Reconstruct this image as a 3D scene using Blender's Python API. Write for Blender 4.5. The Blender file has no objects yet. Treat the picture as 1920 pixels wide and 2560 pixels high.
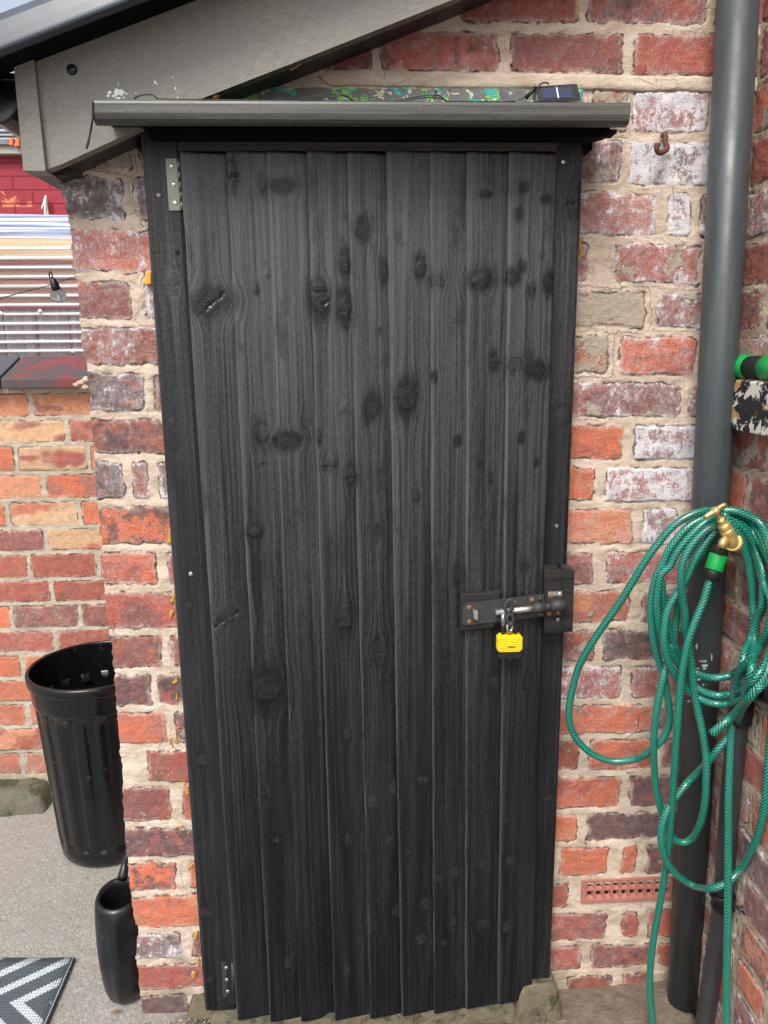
import bpy, bmesh, math, random
import numpy as np
from mathutils import Vector, Matrix, noise as mnoise
R = math.radians
random.seed(7)

# ---------------------------------------------------------------- camera
FPX = 1922.0
sc = bpy.context.scene
CAM = Vector((0, -1.5, 1.47))
ROT = Matrix.Rotation(R(-2.5), 3, 'Z') @ Matrix.Rotation(R(78), 3, 'X') @ Matrix.Rotation(R(-.5), 3, 'Z')
cd = bpy.data.cameras.new('camera'); cam = bpy.data.objects.new('camera', cd)
sc.collection.objects.link(cam); sc.camera = cam
cam.matrix_world = Matrix.Translation(CAM) @ ROT.to_4x4()
cd.sensor_fit = 'VERTICAL'; cd.sensor_height = 24; cd.sensor_width = 18
cd.lens = FPX / 2560 * 24; cd.clip_start = .02; cd.clip_end = 500

# ---------------------------------------------------------------- sky, sun, exposure
SUN_EL, SUN_AZ = 52, 200      # azimuth measured clockwise from +Y: behind the camera
w = bpy.data.worlds.new('World'); sc.world = w; w.use_nodes = True
wt = w.node_tree; wt.nodes.clear()
sky = wt.nodes.new('ShaderNodeTexSky'); sky.sky_type = 'NISHITA'; sky.sun_disc = False
sky.sun_elevation = R(SUN_EL); sky.sun_rotation = R(SUN_AZ)
sky.air_density = 1.0; sky.dust_density = 4.0; sky.ozone_density = 1.0
hs = wt.nodes.new('ShaderNodeHueSaturation'); hs.inputs['Saturation'].default_value = .55
bg = wt.nodes.new('ShaderNodeBackground'); bg.inputs[1].default_value = .15
wo = wt.nodes.new('ShaderNodeOutputWorld')
wt.links.new(sky.outputs[0], hs.inputs['Color']); wt.links.new(hs.outputs[0], bg.inputs[0]); wt.links.new(bg.outputs[0], wo.inputs[0])
sl = bpy.data.lights.new('sun', 'SUN'); sl.energy = 1.5; sl.angle = R(22); sl.color = (1, .96, .9)
so = bpy.data.objects.new('sun', sl); sc.collection.objects.link(so)
sdir = Vector((math.sin(R(SUN_AZ)) * math.cos(R(SUN_EL)), math.cos(R(SUN_AZ)) * math.cos(R(SUN_EL)), math.sin(R(SUN_EL))))
so.rotation_euler = sdir.to_track_quat('Z', 'Y').to_euler()
sc.view_settings.view_transform = 'Standard'; sc.view_settings.look = 'None'
sc.view_settings.exposure = 0.74; sc.view_settings.gamma = 1

# ---------------------------------------------------------------- photo pixel (1920x2560) -> point on a real plane
def ray(px, py): return ROT @ Vector(((px - 960) / FPX, -(py - 1280) / FPX, -1))
def PY(px, py, y=0.0):
    d = ray(px, py); return CAM + d * ((y - CAM.y) / d.y)
def PX(px, py, x):
    d = ray(px, py); return CAM + d * ((x - CAM.x) / d.x)
def PZ(px, py, z=0.0):
    d = ray(px, py); return CAM + d * ((z - CAM.z) / d.z)
DS = 1.1573
def D(x, y): return (x * DS, y * DS)
def zf(ox, oy, s): return lambda x, y: (ox + x / s, oy + y / s)
Z4 = zf(1440, 1200, 3.073); Z7 = zf(1280, 1920, 2.592); T5 = zf(1600, 1560, 5.184); U6 = zf(1660, 1220, 6.386)
ZL = zf(1100, 1380, 4.366)      # lock close-up
Z1 = zf(0, 0, 2.592); Z3 = zf(1280, 0, 2.592); Z5 = zf(0, 1920, 2.592); ZB = zf(0, 1280, 3.456); ZD = zf(640, 1920, 2.592)

# ---------------------------------------------------------------- numpy noise
def _h(i, j, s):
    n = (i.astype(np.int64) * 374761393 + j.astype(np.int64) * 668265263 + s * 974634777) & 0xffffffff
    n = ((n ^ (n >> 13)) * 1274126177) & 0xffffffff
    n = ((n ^ (n >> 16)) * 2246822519) & 0xffffffff
    return ((n ^ (n >> 15)) & 0xffff) / 65535.0
def vn(x, y, s=0):
    i = np.floor(x); j = np.floor(y); fx = x - i; fy = y - j
    fx = fx * fx * (3 - 2 * fx); fy = fy * fy * (3 - 2 * fy)
    a = _h(i, j, s); b = _h(i + 1, j, s); c = _h(i, j + 1, s); d = _h(i + 1, j + 1, s)
    return (a + (b - a) * fx) * (1 - fy) + (c + (d - c) * fx) * fy
def fbm(x, y, s=0, o=4):
    r = 0; a = .5; t = 0
    for k in range(o):
        r = r + a * vn(x * 2 ** k, y * 2 ** k, s + k * 17); t += a; a *= .55
    return r / t
def sstep(a, b, x):
    t = np.clip((x - a) / (b - a), 0, 1); return t * t * (3 - 2 * t)

# ---------------------------------------------------------------- object helpers
COL = sc.collection
def tag(o, label=None, cat=None, group=None, kind=None):
    if cat and not kind: kind = 'thing'
    if label: o['label'] = label
    if cat: o['category'] = cat
    if group: o['group'] = group
    if kind: o['kind'] = kind
    return o
def empty(name, loc, label, cat, group=None):
    o = bpy.data.objects.new(name, None); COL.objects.link(o); o.location = loc; o.empty_display_size = .05
    return tag(o, label, cat, group, 'thing')
def link(o, parent=None):
    COL.objects.link(o)
    if parent is not None:
        o.parent = parent
        pm = parent.matrix_world if parent.type != 'EMPTY' else None
        # builders give world coordinates: undo the parents' offsets
        off = Vector((0, 0, 0)); p = parent
        while p is not None:
            off += p.location; p = p.parent
        o.location = -off
    return o
def grid_mesh(name, P, mask=None, mat=None, parent=None, attrs=None, smooth=True, flip=False):
    """P: (nv,nu,3) array. mask: (nv-1,nu-1) faces to keep."""
    nv, nu = P.shape[:2]
    idx = np.arange(nv * nu).reshape(nv, nu)
    q = np.stack([idx[:-1, :-1], idx[:-1, 1:], idx[1:, 1:], idx[1:, :-1]], -1)
    if flip: q = q[..., ::-1]
    if mask is not None: q = q[mask]
    q = q.reshape(-1, 4)
    used = np.zeros(nv * nu, bool); used[q.ravel()] = True
    remap = np.cumsum(used) - 1
    q = remap[q]; V = P.reshape(-1, 3)[used]
    me = bpy.data.meshes.new(name)
    me.vertices.add(len(V)); me.vertices.foreach_set('co', V.astype(np.float32).ravel())
    me.loops.add(len(q) * 4); me.loops.foreach_set('vertex_index', q.astype(np.int32).ravel())
    me.polygons.add(len(q)); me.polygons.foreach_set('loop_start', np.arange(0, len(q) * 4, 4, dtype=np.int32))
    me.polygons.foreach_set('loop_total', np.full(len(q), 4, dtype=np.int32))
    me.update(calc_edges=True)
    me.polygons.foreach_set('use_smooth', np.full(len(q), smooth))
    for k, a in (attrs or {}).items():
        a = a.reshape(nv * nu, -1)[used].astype(np.float32)
        if a.shape[1] == 1:
            at = me.attributes.new(k, 'FLOAT', 'POINT'); at.data.foreach_set('value', a.ravel())
        else:
            at = me.attributes.new(k, 'FLOAT_VECTOR', 'POINT'); at.data.foreach_set('vector', a[:, :3].ravel())
    if mat: me.materials.append(mat)
    return link(bpy.data.objects.new(name, me), parent)

class B:
    """small mesh builder, world coordinates"""
    def __init__(s): s.bm = bmesh.new(); s.uv = s.bm.loops.layers.uv.new('UVMap')
    def quad8(s, c, bevel=0, seg=2):
        vs = [s.bm.verts.new(p) for p in c]
        fs = [s.bm.faces.new([vs[i] for i in f]) for f in ((0, 3, 2, 1), (4, 5, 6, 7), (0, 1, 5, 4), (1, 2, 6, 5), (2, 3, 7, 6), (3, 0, 4, 7))]
        if bevel:
            es = list({e for f in fs for e in f.edges})
            bmesh.ops.bevel(s.bm, geom=es, offset=bevel, segments=seg, affect='EDGES', profile=.6)
        return s
    def box(s, a, b, bevel=0, seg=2, m=None):
        (x0, y0, z0), (x1, y1, z1) = a, b
        c = [Vector(p) for p in ((x0, y0, z0), (x1, y0, z0), (x1, y1, z0), (x0, y1, z0), (x0, y0, z1), (x1, y0, z1), (x1, y1, z1), (x0, y1, z1))]
        if m is not None: c = [m @ p for p in c]
        return s.quad8(c, bevel, seg)
    def pxbox(s, quad, y0, y1, bevel=0, seg=2):
        """quad: four photo points (bl, br, tr, tl) on plane y0 (front), pushed back to y1"""
        f = [PY(p[0], p[1], y0) for p in quad]
        bk = [Vector((p.x, y1, p.z)) for p in f]
        return s.quad8([f[0], f[1], bk[1], bk[0], f[3], f[2], bk[2], bk[3]], bevel, seg)
    def prism(s, pts, depth, bevel=0, seg=2):
        """pts: list of Vectors of a planar outline; depth: Vector to extrude"""
        a = [s.bm.verts.new(p) for p in pts]; b = [s.bm.verts.new(p + depth) for p in pts]
        fs = [s.bm.faces.new(a), s.bm.faces.new(b[::-1])]
        n = len(a)
        for i in range(n): fs.append(s.bm.faces.new((a[i], b[i], b[(i + 1) % n], a[(i + 1) % n])))
        if bevel:
            es = list(fs[0].edges) + list(fs[1].edges)
            bmesh.ops.bevel(s.bm, geom=es, offset=bevel, segments=seg, affect='EDGES')
        return s
    def tube(s, pts, r, seg=12, cap=True, closed=False, spline=True, step=.012, v0=0):
        if spline: pts, rr = smooth_path(pts, r, step)
        else: rr = r if isinstance(r, (list, tuple)) else [r] * len(pts)
        n = len(pts); rings = []; T = []
        for i in range(n):
            t = (pts[min(i + 1, n - 1)] - pts[max(i - 1, 0)]).normalized(); T.append(t)
        ref = Vector((0, -1, 0)) if abs(T[0].y) < .9 else Vector((0, 0, 1))
        L = v0; vs = []
        for i in range(n):
            t = T[i]; ref = (ref - t * ref.dot(t)).normalized(); bi = t.cross(ref)
            rings.append([s.bm.verts.new(pts[i] + (ref * math.cos(a) + bi * math.sin(a)) * rr[i]) for a in [2 * math.pi * k / seg for k in range(seg)]])
            if i: L += (pts[i] - pts[i - 1]).length
            vs.append(L)
        for i in range(n - 1):
            for k in range(seg):
                f = s.bm.faces.new((rings[i][k], rings[i + 1][k], rings[i + 1][(k + 1) % seg], rings[i][(k + 1) % seg])); f.smooth = True
                for l, (u, v) in zip(f.loops, ((k / seg, vs[i]), (k / seg, vs[i + 1]), ((k + 1) / seg, vs[i + 1]), ((k + 1) / seg, vs[i]))): l[s.uv].uv = (u, v)
        if cap:
            s.bm.faces.new(rings[0]); s.bm.faces.new(rings[-1][::-1])
        return s
    def lathe(s, prof, base, axis=Vector((0, 0, 1)), seg=32, rfun=None):
        """prof: list of (r, h)"""
        axis = axis.normalized(); a = Vector((1, 0, 0)) if abs(axis.x) < .9 else Vector((0, 1, 0))
        u = (a - axis * a.dot(axis)).normalized(); v = axis.cross(u); rings = []
        for (r, h) in prof:
            rings.append([s.bm.verts.new(base + axis * h + (u * math.cos(t) + v * math.sin(t)) * (rfun(r, h, t) if rfun else r)) for t in [2 * math.pi * k / seg for k in range(seg)]])
        for i in range(len(rings) - 1):
            for k in range(seg):
                f = s.bm.faces.new((rings[i][k], rings[i][(k + 1) % seg], rings[i + 1][(k + 1) % seg], rings[i + 1][k])); f.smooth = True
        return s, rings
    def cyl(s, a, b, r, seg=16, r2=None, bevel=0):
        s.tube([Vector(a), Vector(b)], [r, r if r2 is None else r2], seg, spline=False); return s
    def ball(s, c, r, seg=10, sc=(1, 1, 1), jit=0):
        m = Matrix.Translation(c) @ Matrix.Diagonal((*[r * k for k in sc], 1))
        g = bmesh.ops.create_icosphere(s.bm, subdivisions=2, radius=1, matrix=m)
        for v in g['verts']:
            if jit: v.co += (v.co - Vector(c)) * jit * mnoise.noise(v.co * 60)
            for f in v.link_faces: f.smooth = True
        return s
    def build(s, name, mat, parent=None, smooth=None, recalc=True):
        if recalc: bmesh.ops.recalc_face_normals(s.bm, faces=s.bm.faces)
        me = bpy.data.meshes.new(name); s.bm.to_mesh(me); s.bm.free()
        if smooth: 
            for p in me.polygons: p.use_smooth = True
        if mat: me.materials.append(mat)
        return link(bpy.data.objects.new(name, me), parent)
def smooth_path(pts, r, step):
    rr = r if isinstance(r, (list, tuple)) else [r] * len(pts)
    out = []; ro = []
    n = len(pts)
    for i in range(n - 1):
        p0, p1, p2, p3 = pts[max(i - 1, 0)], pts[i], pts[i + 1], pts[min(i + 2, n - 1)]
        k = max(2, int((p2 - p1).length / step))
        for j in range(k):
            t = j / k
            out.append(.5 * ((2 * p1) + (p2 - p0) * t + (2 * p0 - 5 * p1 + 4 * p2 - p3) * t * t + (3 * p1 - p0 - 3 * p2 + p3) * t ** 3))
            ro.append(rr[i] + (rr[i + 1] - rr[i]) * t)
    out.append(pts[-1]); ro.append(rr[-1]); return out, ro

# ---------------------------------------------------------------- material helpers
class M:
    def __init__(s, name, rough=.6, color=(.5, .5, .5), metallic=0, spec=.5):
        s.m = bpy.data.materials.new(name); s.m.use_nodes = True; s.t = s.m.node_tree
        s.p = s.t.nodes['Principled BSDF']; s.p.inputs['Roughness'].default_value = rough
        s.p.inputs['Base Color'].default_value = (*color, 1); s.p.inputs['Metallic'].default_value = metallic
        s.p.inputs['Specular IOR Level'].default_value = spec
        s.tc = None
    def nd(s, t, **k):
        n = s.t.nodes.new(t)
        for a, b in k.items(): setattr(n, a, b)
        return n
    def put(s, sock, v):
        if isinstance(v, bpy.types.NodeSocket): s.t.links.new(v, sock)
        elif v is not None:
            if sock.type == 'RGBA' and not isinstance(v, (int, float)): sock.default_value = (*v, 1) if len(v) == 3 else v
            elif sock.type == 'VECTOR' and isinstance(v, (int, float)): sock.default_value = (v, v, v)
            else: sock.default_value = v
    def obj(s):
        if not s.tc: s.tc = s.nd('ShaderNodeTexCoord')
        return s.tc.outputs['Object']
    def geo(s): return s.nd('ShaderNodeNewGeometry').outputs['Position']
    def attr(s, n, out='Vector'): return s.nd('ShaderNodeAttribute', attribute_name=n).outputs[out]
    def uv(s): return s.nd('ShaderNodeUVMap', uv_map='UVMap').outputs[0]
    def noise(s, vec, scale, detail=4, rough=.55, dist=0, out='Fac'):
        n = s.nd('ShaderNodeTexNoise'); s.put(n.inputs['Vector'], vec); n.inputs['Scale'].default_value = scale
        n.inputs['Detail'].default_value = detail; n.inputs['Roughness'].default_value = rough; n.inputs['Distortion'].default_value = dist
        return n.outputs[out]
    def vor(s, vec, scale, feature='F1', out='Distance', rnd=1):
        n = s.nd('ShaderNodeTexVoronoi', feature=feature); s.put(n.inputs['Vector'], vec); n.inputs['Scale'].default_value = scale
        n.inputs['Randomness'].default_value = rnd
        return n.outputs[out]
    def math(s, op, a, b=None, c=None, clamp=False):
        n = s.nd('ShaderNodeMath', operation=op, use_clamp=clamp); s.put(n.inputs[0], a)
        if b is not None: s.put(n.inputs[1], b)
        if c is not None: s.put(n.inputs[2], c)
        return n.outputs[0]
    def step(s, v, a, b, lo=0, hi=1):
        n = s.nd('ShaderNodeMapRange', interpolation_type='SMOOTHSTEP'); s.put(n.inputs['Value'], v)
        s.put(n.inputs['From Min'], a); s.put(n.inputs['From Max'], b); s.put(n.inputs['To Min'], lo); s.put(n.inputs['To Max'], hi)
        return n.outputs['Result']
    def mix(s, f, a, b, mode='MIX'):
        n = s.nd('ShaderNodeMix', data_type='RGBA', blend_type=mode, clamp_factor=True)
        s.put(n.inputs[0], f); s.put(n.inputs[6], a); s.put(n.inputs[7], b); return n.outputs[2]
    def ramp(s, v, stops):
        n = s.nd('ShaderNodeValToRGB'); s.put(n.inputs[0], v); cr = n.color_ramp
        while len(cr.elements) < len(stops): cr.elements.new(.5)
        for e, (p, c) in zip(cr.elements, stops): e.position = p; e.color = (*c, 1)
        return n.outputs[0]
    def scale(s, vec, v):
        n = s.nd('ShaderNodeVectorMath', operation='MULTIPLY'); s.put(n.inputs[0], vec); n.inputs[1].default_value = v; return n.outputs[0]
    def sep(s, vec): n = s.nd('ShaderNodeSeparateXYZ'); s.put(n.inputs[0], vec); return n.outputs
    def comb(s, x, y, z):
        n = s.nd('ShaderNodeCombineXYZ'); s.put(n.inputs[0], x); s.put(n.inputs[1], y); s.put(n.inputs[2], z); return n.outputs[0]
    def bump(s, h, dist=.001, strength=1, prev=None):
        n = s.nd('ShaderNodeBump'); s.put(n.inputs['Height'], h); n.inputs['Distance'].default_value = dist; n.inputs['Strength'].default_value = strength
        if prev: s.put(n.inputs['Normal'], prev)
        return n.outputs[0]
    def out(s, color=None, rough=None, normal=None, **k):
        if color is not None: s.put(s.p.inputs['Base Color'], color)
        if rough is not None: s.put(s.p.inputs['Roughness'], rough)
        if normal is not None: s.put(s.p.inputs['Normal'], normal)
        for a, b in k.items(): s.put(s.p.inputs[a.replace('_', ' ')], b)
        return s.m

def mat_brick(name, mortar=(.68, .57, .465), mortar2=(.54, .43, .33), light=(.78, .76, .78), orange=(.62, .17, .07), haze=(.62, .54, .44)):
    m = M(name, .88, spec=.2); g0 = m.geo(); rb_ = m.attr('br'); rs_ = m.sep(rb_)
    ad = m.nd('ShaderNodeVectorMath', operation='MULTIPLY_ADD'); m.put(ad.inputs[0], rb_); ad.inputs[1].default_value = (9, 9, 9); m.put(ad.inputs[2], g0); g = g0
    gb = ad.outputs[0]
    col = m.attr('bc'); wsd = m.sep(m.attr('bp')); bm_ = m.attr('bm', 'Fac')
    n_f = m.noise(g, 380, 3, .7); n_m = m.noise(g, 95, 5, .7); n_l = m.noise(gb, 24, 5, .65); n_g = m.noise(gb, 44, 6, .75, .4)
    streak = m.noise(m.scale(gb, (150, 150, 80)), 1, 5, .75)
    fine = m.math('SUBTRACT', n_f, .5); med = m.math('SUBTRACT', n_m, .5)
    rag = m.math('ADD', bm_, m.math('ADD', m.math('MULTIPLY', med, 2.4), m.math('MULTIPLY', fine, .8)))
    mask = m.step(rag, -.1, .25)
    c = m.mix(m.math('MULTIPLY', m.step(n_g, .44, .58), m.math('MULTIPLY', rs_[0], .7)), col, m.mix(.55, col, (.13, .075, .085)))
    c = m.mix(m.math('MULTIPLY', m.step(n_l, .52, .64), .5), c, m.mix(.45, col, orange))
    c = m.mix(m.step(n_f, .30, .6, .55, 0), c, m.mix(.6, c, (.05, .02, .02)))
    c = m.mix(m.step(n_m, .52, .75, 0, .35), c, (.60, .36, .29))
    dk = m.step(m.math('ADD', m.math('ADD', m.noise(gb, 36, 6, .75), m.math('MULTIPLY', fine, .15)), m.math('MULTIPLY', wsd[2], .46)), .70, .84)
    c = m.mix(m.math('MULTIPLY', dk, .9), c, m.mix(n_m, (.045, .035, .042), (.16, .095, .095)))
    sp = m.step(m.math('ADD', m.noise(m.scale(g, (1, 1, 1.2)), 52, 5, .7, .5), m.math('MULTIPLY', fine, .12)), .67, .72)
    c = m.mix(m.math('MULTIPLY', sp, .7), c, orange)
    # lime haze along the arrises, old limewash over the faces
    prox = m.math('SUBTRACT', 1, m.step(bm_, .2, 2.6))
    c = m.mix(m.math('MULTIPLY', m.math('MULTIPLY', prox, m.step(m.math('ADD', n_g, m.math('MULTIPLY', fine, .4)), .42, .62)), .62), c, haze)
    wn = m.math('ADD', m.math('MULTIPLY', streak, .42), m.math('MULTIPLY', m.noise(gb, 30, 6, .78), .63))
    wn = m.math('ADD', wn, m.math('ADD', m.math('MULTIPLY', fine, .16), m.math('MULTIPLY', prox, .05)))
    wv = m.math('ADD', wn, m.math('MULTIPLY', wsd[0], .34))
    lt = m.mix(m.step(n_l, .4, .6), light, m.mix(.5, light, (.40, .43, .50)))
    c = m.mix(m.math('MULTIPLY', m.step(wv, .58, .84), .50), c, m.mix(.35, lt, (.30, .24, .27)))
    c = m.mix(m.math('MULTIPLY', m.step(wv, .755, .80), .9), c, lt)
    chip = m.math('MULTIPLY', m.step(m.vor(gb, 85), .20, .12), m.step(m.noise(gb, 20, 3), .50, .60)); c = m.mix(m.math('MULTIPLY', chip, rs_[1]), c, m.mix(rs_[2], lt, (.06, .04, .045)))
    sm = m.step(m.math('ADD', m.math('ADD', m.noise(gb, 19, 6, .65), m.math('MULTIPLY', fine, .07)), m.math('MULTIPLY', wsd[1], .46)), .75, .80)
    c = m.mix(m.math('MULTIPLY', sm, .92), c, m.mix(n_m, (.30, .27, .21), m.mix(n_f, (.40, .36, .27), (.60, .55, .43))))
    c = m.mix(m.step(n_g, .3, .7, .02, .13), c, (.66, .53, .47))
    pore = m.step(m.vor(g, 170), .08, .2, .5, 1)
    c = m.mix(m.math('SUBTRACT', 1, pore), c, (.05, .03, .03))
    trow = m.noise(m.scale(g, (14, 14, 120)), 1, 5, .65)
    mc = m.mix(m.step(m.noise(m.scale(g, (1, 1, 2.2)), 13, 6, .65), .38, .62), mortar, mortar2)
    mc = m.mix(m.step(trow, .5, .72, 0, .45), mc, (.76, .66, .53))
    mc = m.mix(m.step(trow, .28, .42, .45, 0), mc, m.mix(.5, mc, (.26, .17, .10)))
    mc = m.mix(m.step(n_f, .58, .75, 0, .5), mc, m.mix(.45, mc, (.16, .12, .08)))
    zz_g = m.sep(g)[2]
    grime = m.step(m.math('ADD', m.noise(g, 9, 6, .7), m.math('MULTIPLY', m.math('SUBTRACT', .28, zz_g), .9)), .56, .80, 0, .6)
    mc = m.mix(grime, mc, (.26, .21, .15))
    edge = m.math('SUBTRACT', 1, m.step(m.math('ABSOLUTE', rag), 0, .5))
    crack = m.math('MULTIPLY', edge, m.step(m.noise(g, 34, 4, .6), .46, .60))
    c = m.mix(mask, mc, c)
    c = m.mix(m.math('MULTIPLY', crack, .75), c, (.05, .035, .025))
    hc = m.vor(m.math('ADD', 0, 0) if 0 else m.scale(g, (1, 1, 1.0)), 34, 'DISTANCE_TO_EDGE')
    hair = m.math('MULTIPLY', m.math('SUBTRACT', 1, m.step(hc, .004, .02)), m.step(m.noise(g, 9, 3), .52, .62))
    c = m.mix(m.math('MULTIPLY', hair, .6), c, (.07, .045, .035))
    h = m.math('ADD', m.math('MULTIPLY', n_m, 1.3), m.math('MULTIPLY', n_f, .6))
    h = m.math('ADD', h, m.math('MULTIPLY', crack, -1.8)); h = m.math('ADD', h, m.math('MULTIPLY', pore, .4))
    h = m.math('ADD', h, m.math('MULTIPLY', sm, .6)); h = m.math('ADD', h, m.math('MULTIPLY', trow, .5))
    return m.out(c, None, m.bump(h, .0026, 1))

def mat_wood(name, horizontal=False, bs=.48, dark=(.0042, .0054, .0072), light=(.014, .0160, .0190), rough=.42, attr=True):
    m = M(name, rough, spec=.42)
    if attr: v = m.sep(m.attr('gw'))
    else:
        s_ = m.sep(m.geo()); v = (s_[2], s_[0], s_[1]) if horizontal else (s_[0], s_[2], s_[1])
    lines = m.noise(m.comb(m.math('MULTIPLY', v[0], 230), m.math('MULTIPLY', v[1], 2.2), m.math('MULTIPLY', v[2], 9)), 1, 3, .6)
    fib = m.noise(m.comb(m.math('MULTIPLY', v[0], 700), m.math('MULTIPLY', v[1], 30), v[2]), 1, 3, .6)
    rough_n = m.noise(m.comb(m.math('MULTIPLY', v[0], 420), m.math('MULTIPLY', v[1], 110), v[2]), 1, 4, .6)
    band = m.noise(m.comb(m.math('MULTIPLY', v[0], 34), m.math('MULTIPLY', v[1], 1.7), m.math('MULTIPLY', v[2], 5)), 1, 4, .6)
    saw = m.noise(m.comb(m.math('MULTIPLY', v[0], 12), m.math('MULTIPLY', v[1], 240), v[2]), 1, 2, .5)
    f = m.math('ADD', m.math('MULTIPLY', lines, .50), m.math('MULTIPLY', band, .85))
    f = m.math('ADD', f, m.math('MULTIPLY', m.math('SUBTRACT', rough_n, .5), .35))
    c = m.mix(m.step(f, .50, .88), dark, light)
    warm = m.step(band, .52, .75)
    c = m.mix(m.math('MULTIPLY', warm, .30), c, m.mix(lines, m.mix(.5, dark, light), tuple(x * k for x, k in zip(light, (1.5, 1.3, 1.15)))))
    h = m.math('ADD', m.math('MULTIPLY', lines, .8), m.math('MULTIPLY', rough_n, 1.5))
    h = m.math('ADD', h, m.math('ADD', m.math('MULTIPLY', fib, .5), m.math('MULTIPLY', saw, .45)))
    rg = m.math('ADD', m.math('ADD', m.math('MULTIPLY', lines, .22), m.math('MULTIPLY', m.noise(m.comb(m.math('MULTIPLY', v[0], 18), m.math('MULTIPLY', v[1], 5), v[2]), 1, 4, .6), .36)), rough - .30)
    if attr:
        k = m.sep(m.attr('kn')); sheen_wear = m.attr('wr', 'Fac')
        # sky sheen and edge light painted as greyer wood, broken up like wear
        wr = m.step(m.math('ADD', sheen_wear, m.math('ADD', m.math('MULTIPLY', m.math('SUBTRACT', lines, .5), 1.1), m.math('MULTIPLY', m.math('SUBTRACT', rough_n, .5), .8))), .0, 1.15)
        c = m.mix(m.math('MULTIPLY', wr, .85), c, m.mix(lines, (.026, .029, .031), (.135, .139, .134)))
        ring = m.math('SINE', m.math('ADD', m.math('MULTIPLY', k[0], 15), m.math('MULTIPLY', rough_n, 7)))
        inside = m.step(m.math('ADD', k[0], m.math('MULTIPLY', m.math('SUBTRACT', rough_n, .5), .25)), .02, .2)
        blot = m.step(m.noise(m.comb(m.math('MULTIPLY', v[0], 26), m.math('MULTIPLY', v[1], 7), m.math('ADD', m.math('MULTIPLY', v[2], 3), 4)), 1, 4, .65), .56, .68)
        c = m.mix(m.math('MULTIPLY', blot, .55), c, (.007, .008, .010))
        c = m.mix(m.step(k[1], .10, .75, 0, .90), c, (.005, .0055, .006))
        c = m.mix(m.math('MULTIPLY', m.step(k[0], -.5, .5), m.math('MULTIPLY', m.step(rough_n, .3, .65), m.step(sheen_wear, .25, .02, 0, .55))), c, (.040, .044, .050))  # knots low on the door lightened: their sheen painted in
        kc = m.mix(m.step(ring, -.8, 1.2), m.mix(.6, c, (.012, .012, .012)), m.mix(.5, c, (.035, .032, .030)))
        c = m.mix(m.math('MULTIPLY', inside, .85), c, kc)
        rim = m.math('MULTIPLY', m.step(k[0], -.1, .04), m.math('SUBTRACT', 1, m.step(k[0], .06, .25)))
        c = m.mix(m.math('MULTIPLY', rim, m.math('MULTIPLY', m.step(sheen_wear, .15, .35), .6)), c, (.006, .006, .006))
        c = m.mix(m.step(k[2], .3, .8), c, (.003, .003, .003))
        h = m.math('ADD', h, m.math('MULTIPLY', m.math('MULTIPLY', ring, inside), .12))
        h = m.math('SUBTRACT', h, m.math('MULTIPLY', k[2], 2.0))
        rg = m.math('SUBTRACT', rg, m.math('MULTIPLY', m.step(k[0], -.6, .3), .08))
    return m.out(c, rg, m.bump(h, .0016, bs))

def mat_simple(name, color, rough=.5, metallic=0, var=.2, scale=60, bump=.0003, spec=.5, dirt=None, dscale=25, dthr=.62, rv=.15):
    m = M(name, rough, spec=spec, metallic=metallic); g = m.geo()
    n = m.noise(g, scale, 5, .6)
    c = m.mix(n, tuple(x * (1 - var) for x in color), tuple(min(1, x * (1 + var)) for x in color))
    if dirt: c = m.mix(m.step(m.noise(g, dscale, 6, .7), dthr, dthr + .08), c, dirt)
    rg = m.math('ADD', m.math('MULTIPLY', m.math('SUBTRACT', n, .5), rv * 2), rough)
    return m.out(c, rg, m.bump(m.noise(g, scale * 3, 3), bump, 1))
MT = {}
MT['brick'] = mat_brick('red_brick')
MT['brick_side'] = mat_brick('red_brick_side', mortar=(.58, .47, .36), mortar2=(.44, .34, .25))
MT['brick_back'] = mat_brick('garden_brick', mortar=(.54, .49, .39), mortar2=(.43, .38, .30), light=(.74, .62, .45), orange=(.72, .27, .12), haze=(.60, .44, .30))
MT['board'] = mat_wood('black_stained_boards')
MT['post'] = mat_wood('black_stained_post', dark=(.005, .006, .0075), light=(.021, .0225, .024), rough=.42)
MT['rail'] = mat_wood('black_stained_rail', True, dark=(.018, .017, .017), light=(.06, .054, .050), attr=False)
MT['under'] = mat_simple('shade_black_timber', (.004, .0045, .006), .8, var=.3, spec=.1)  # near-black colour stands in for the shade under hood and verge
MT['hood'] = mat_wood('grey_stained_hood', True, bs=.14, dark=(.045, .046, .043), light=(.105, .104, .095), rough=.42, attr=False)
MT['blackpl'] = mat_simple('black_gloss_plastic', (.0045, .005, .006), .20, var=.3, bump=.0001, dirt=(.040, .038, .035), dthr=.60, dscale=16)
MT['can'] = mat_simple('black_satin_plastic', (.006, .0065, .008), .34, var=.3, bump=.00015, dirt=(.038, .036, .033), dthr=.62, dscale=18)
MT['steel'] = mat_simple('dull_galvanised_steel', (.24, .235, .20), .45, .75, .25, 90, dirt=(.20, .15, .08), dthr=.66)
MT['bright'] = mat_simple('bright_zinc', (.62, .62, .60), .3, .9, .15, 120, dirt=(.3, .25, .18), dthr=.7)
MT['ironblack'] = mat_simple('black_painted_iron', (.040, .041, .043), .58, .2, .3, 100, dirt=(.18, .14, .11), dthr=.70, dscale=70)
MT['rust'] = mat_simple('rusty_screw', (.26, .11, .055), .75, .2, .4, 300)
MT['hook'] = mat_simple('rusty_iron', (.13, .05, .035), .8, .1, .35, 200, bump=.001)
MT['brass'] = mat_simple('brass', (.80, .56, .22), .38, .75, .12, 60, dirt=(.35, .24, .08), dthr=.6, dscale=40)
MT['blackrub'] = mat_simple('black_rubber', (.012, .012, .012), .45, bump=.0002)
MT['greenpl'] = mat_simple('green_plastic', (.004, .30, .06), .32, var=.08, bump=.00005)
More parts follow.
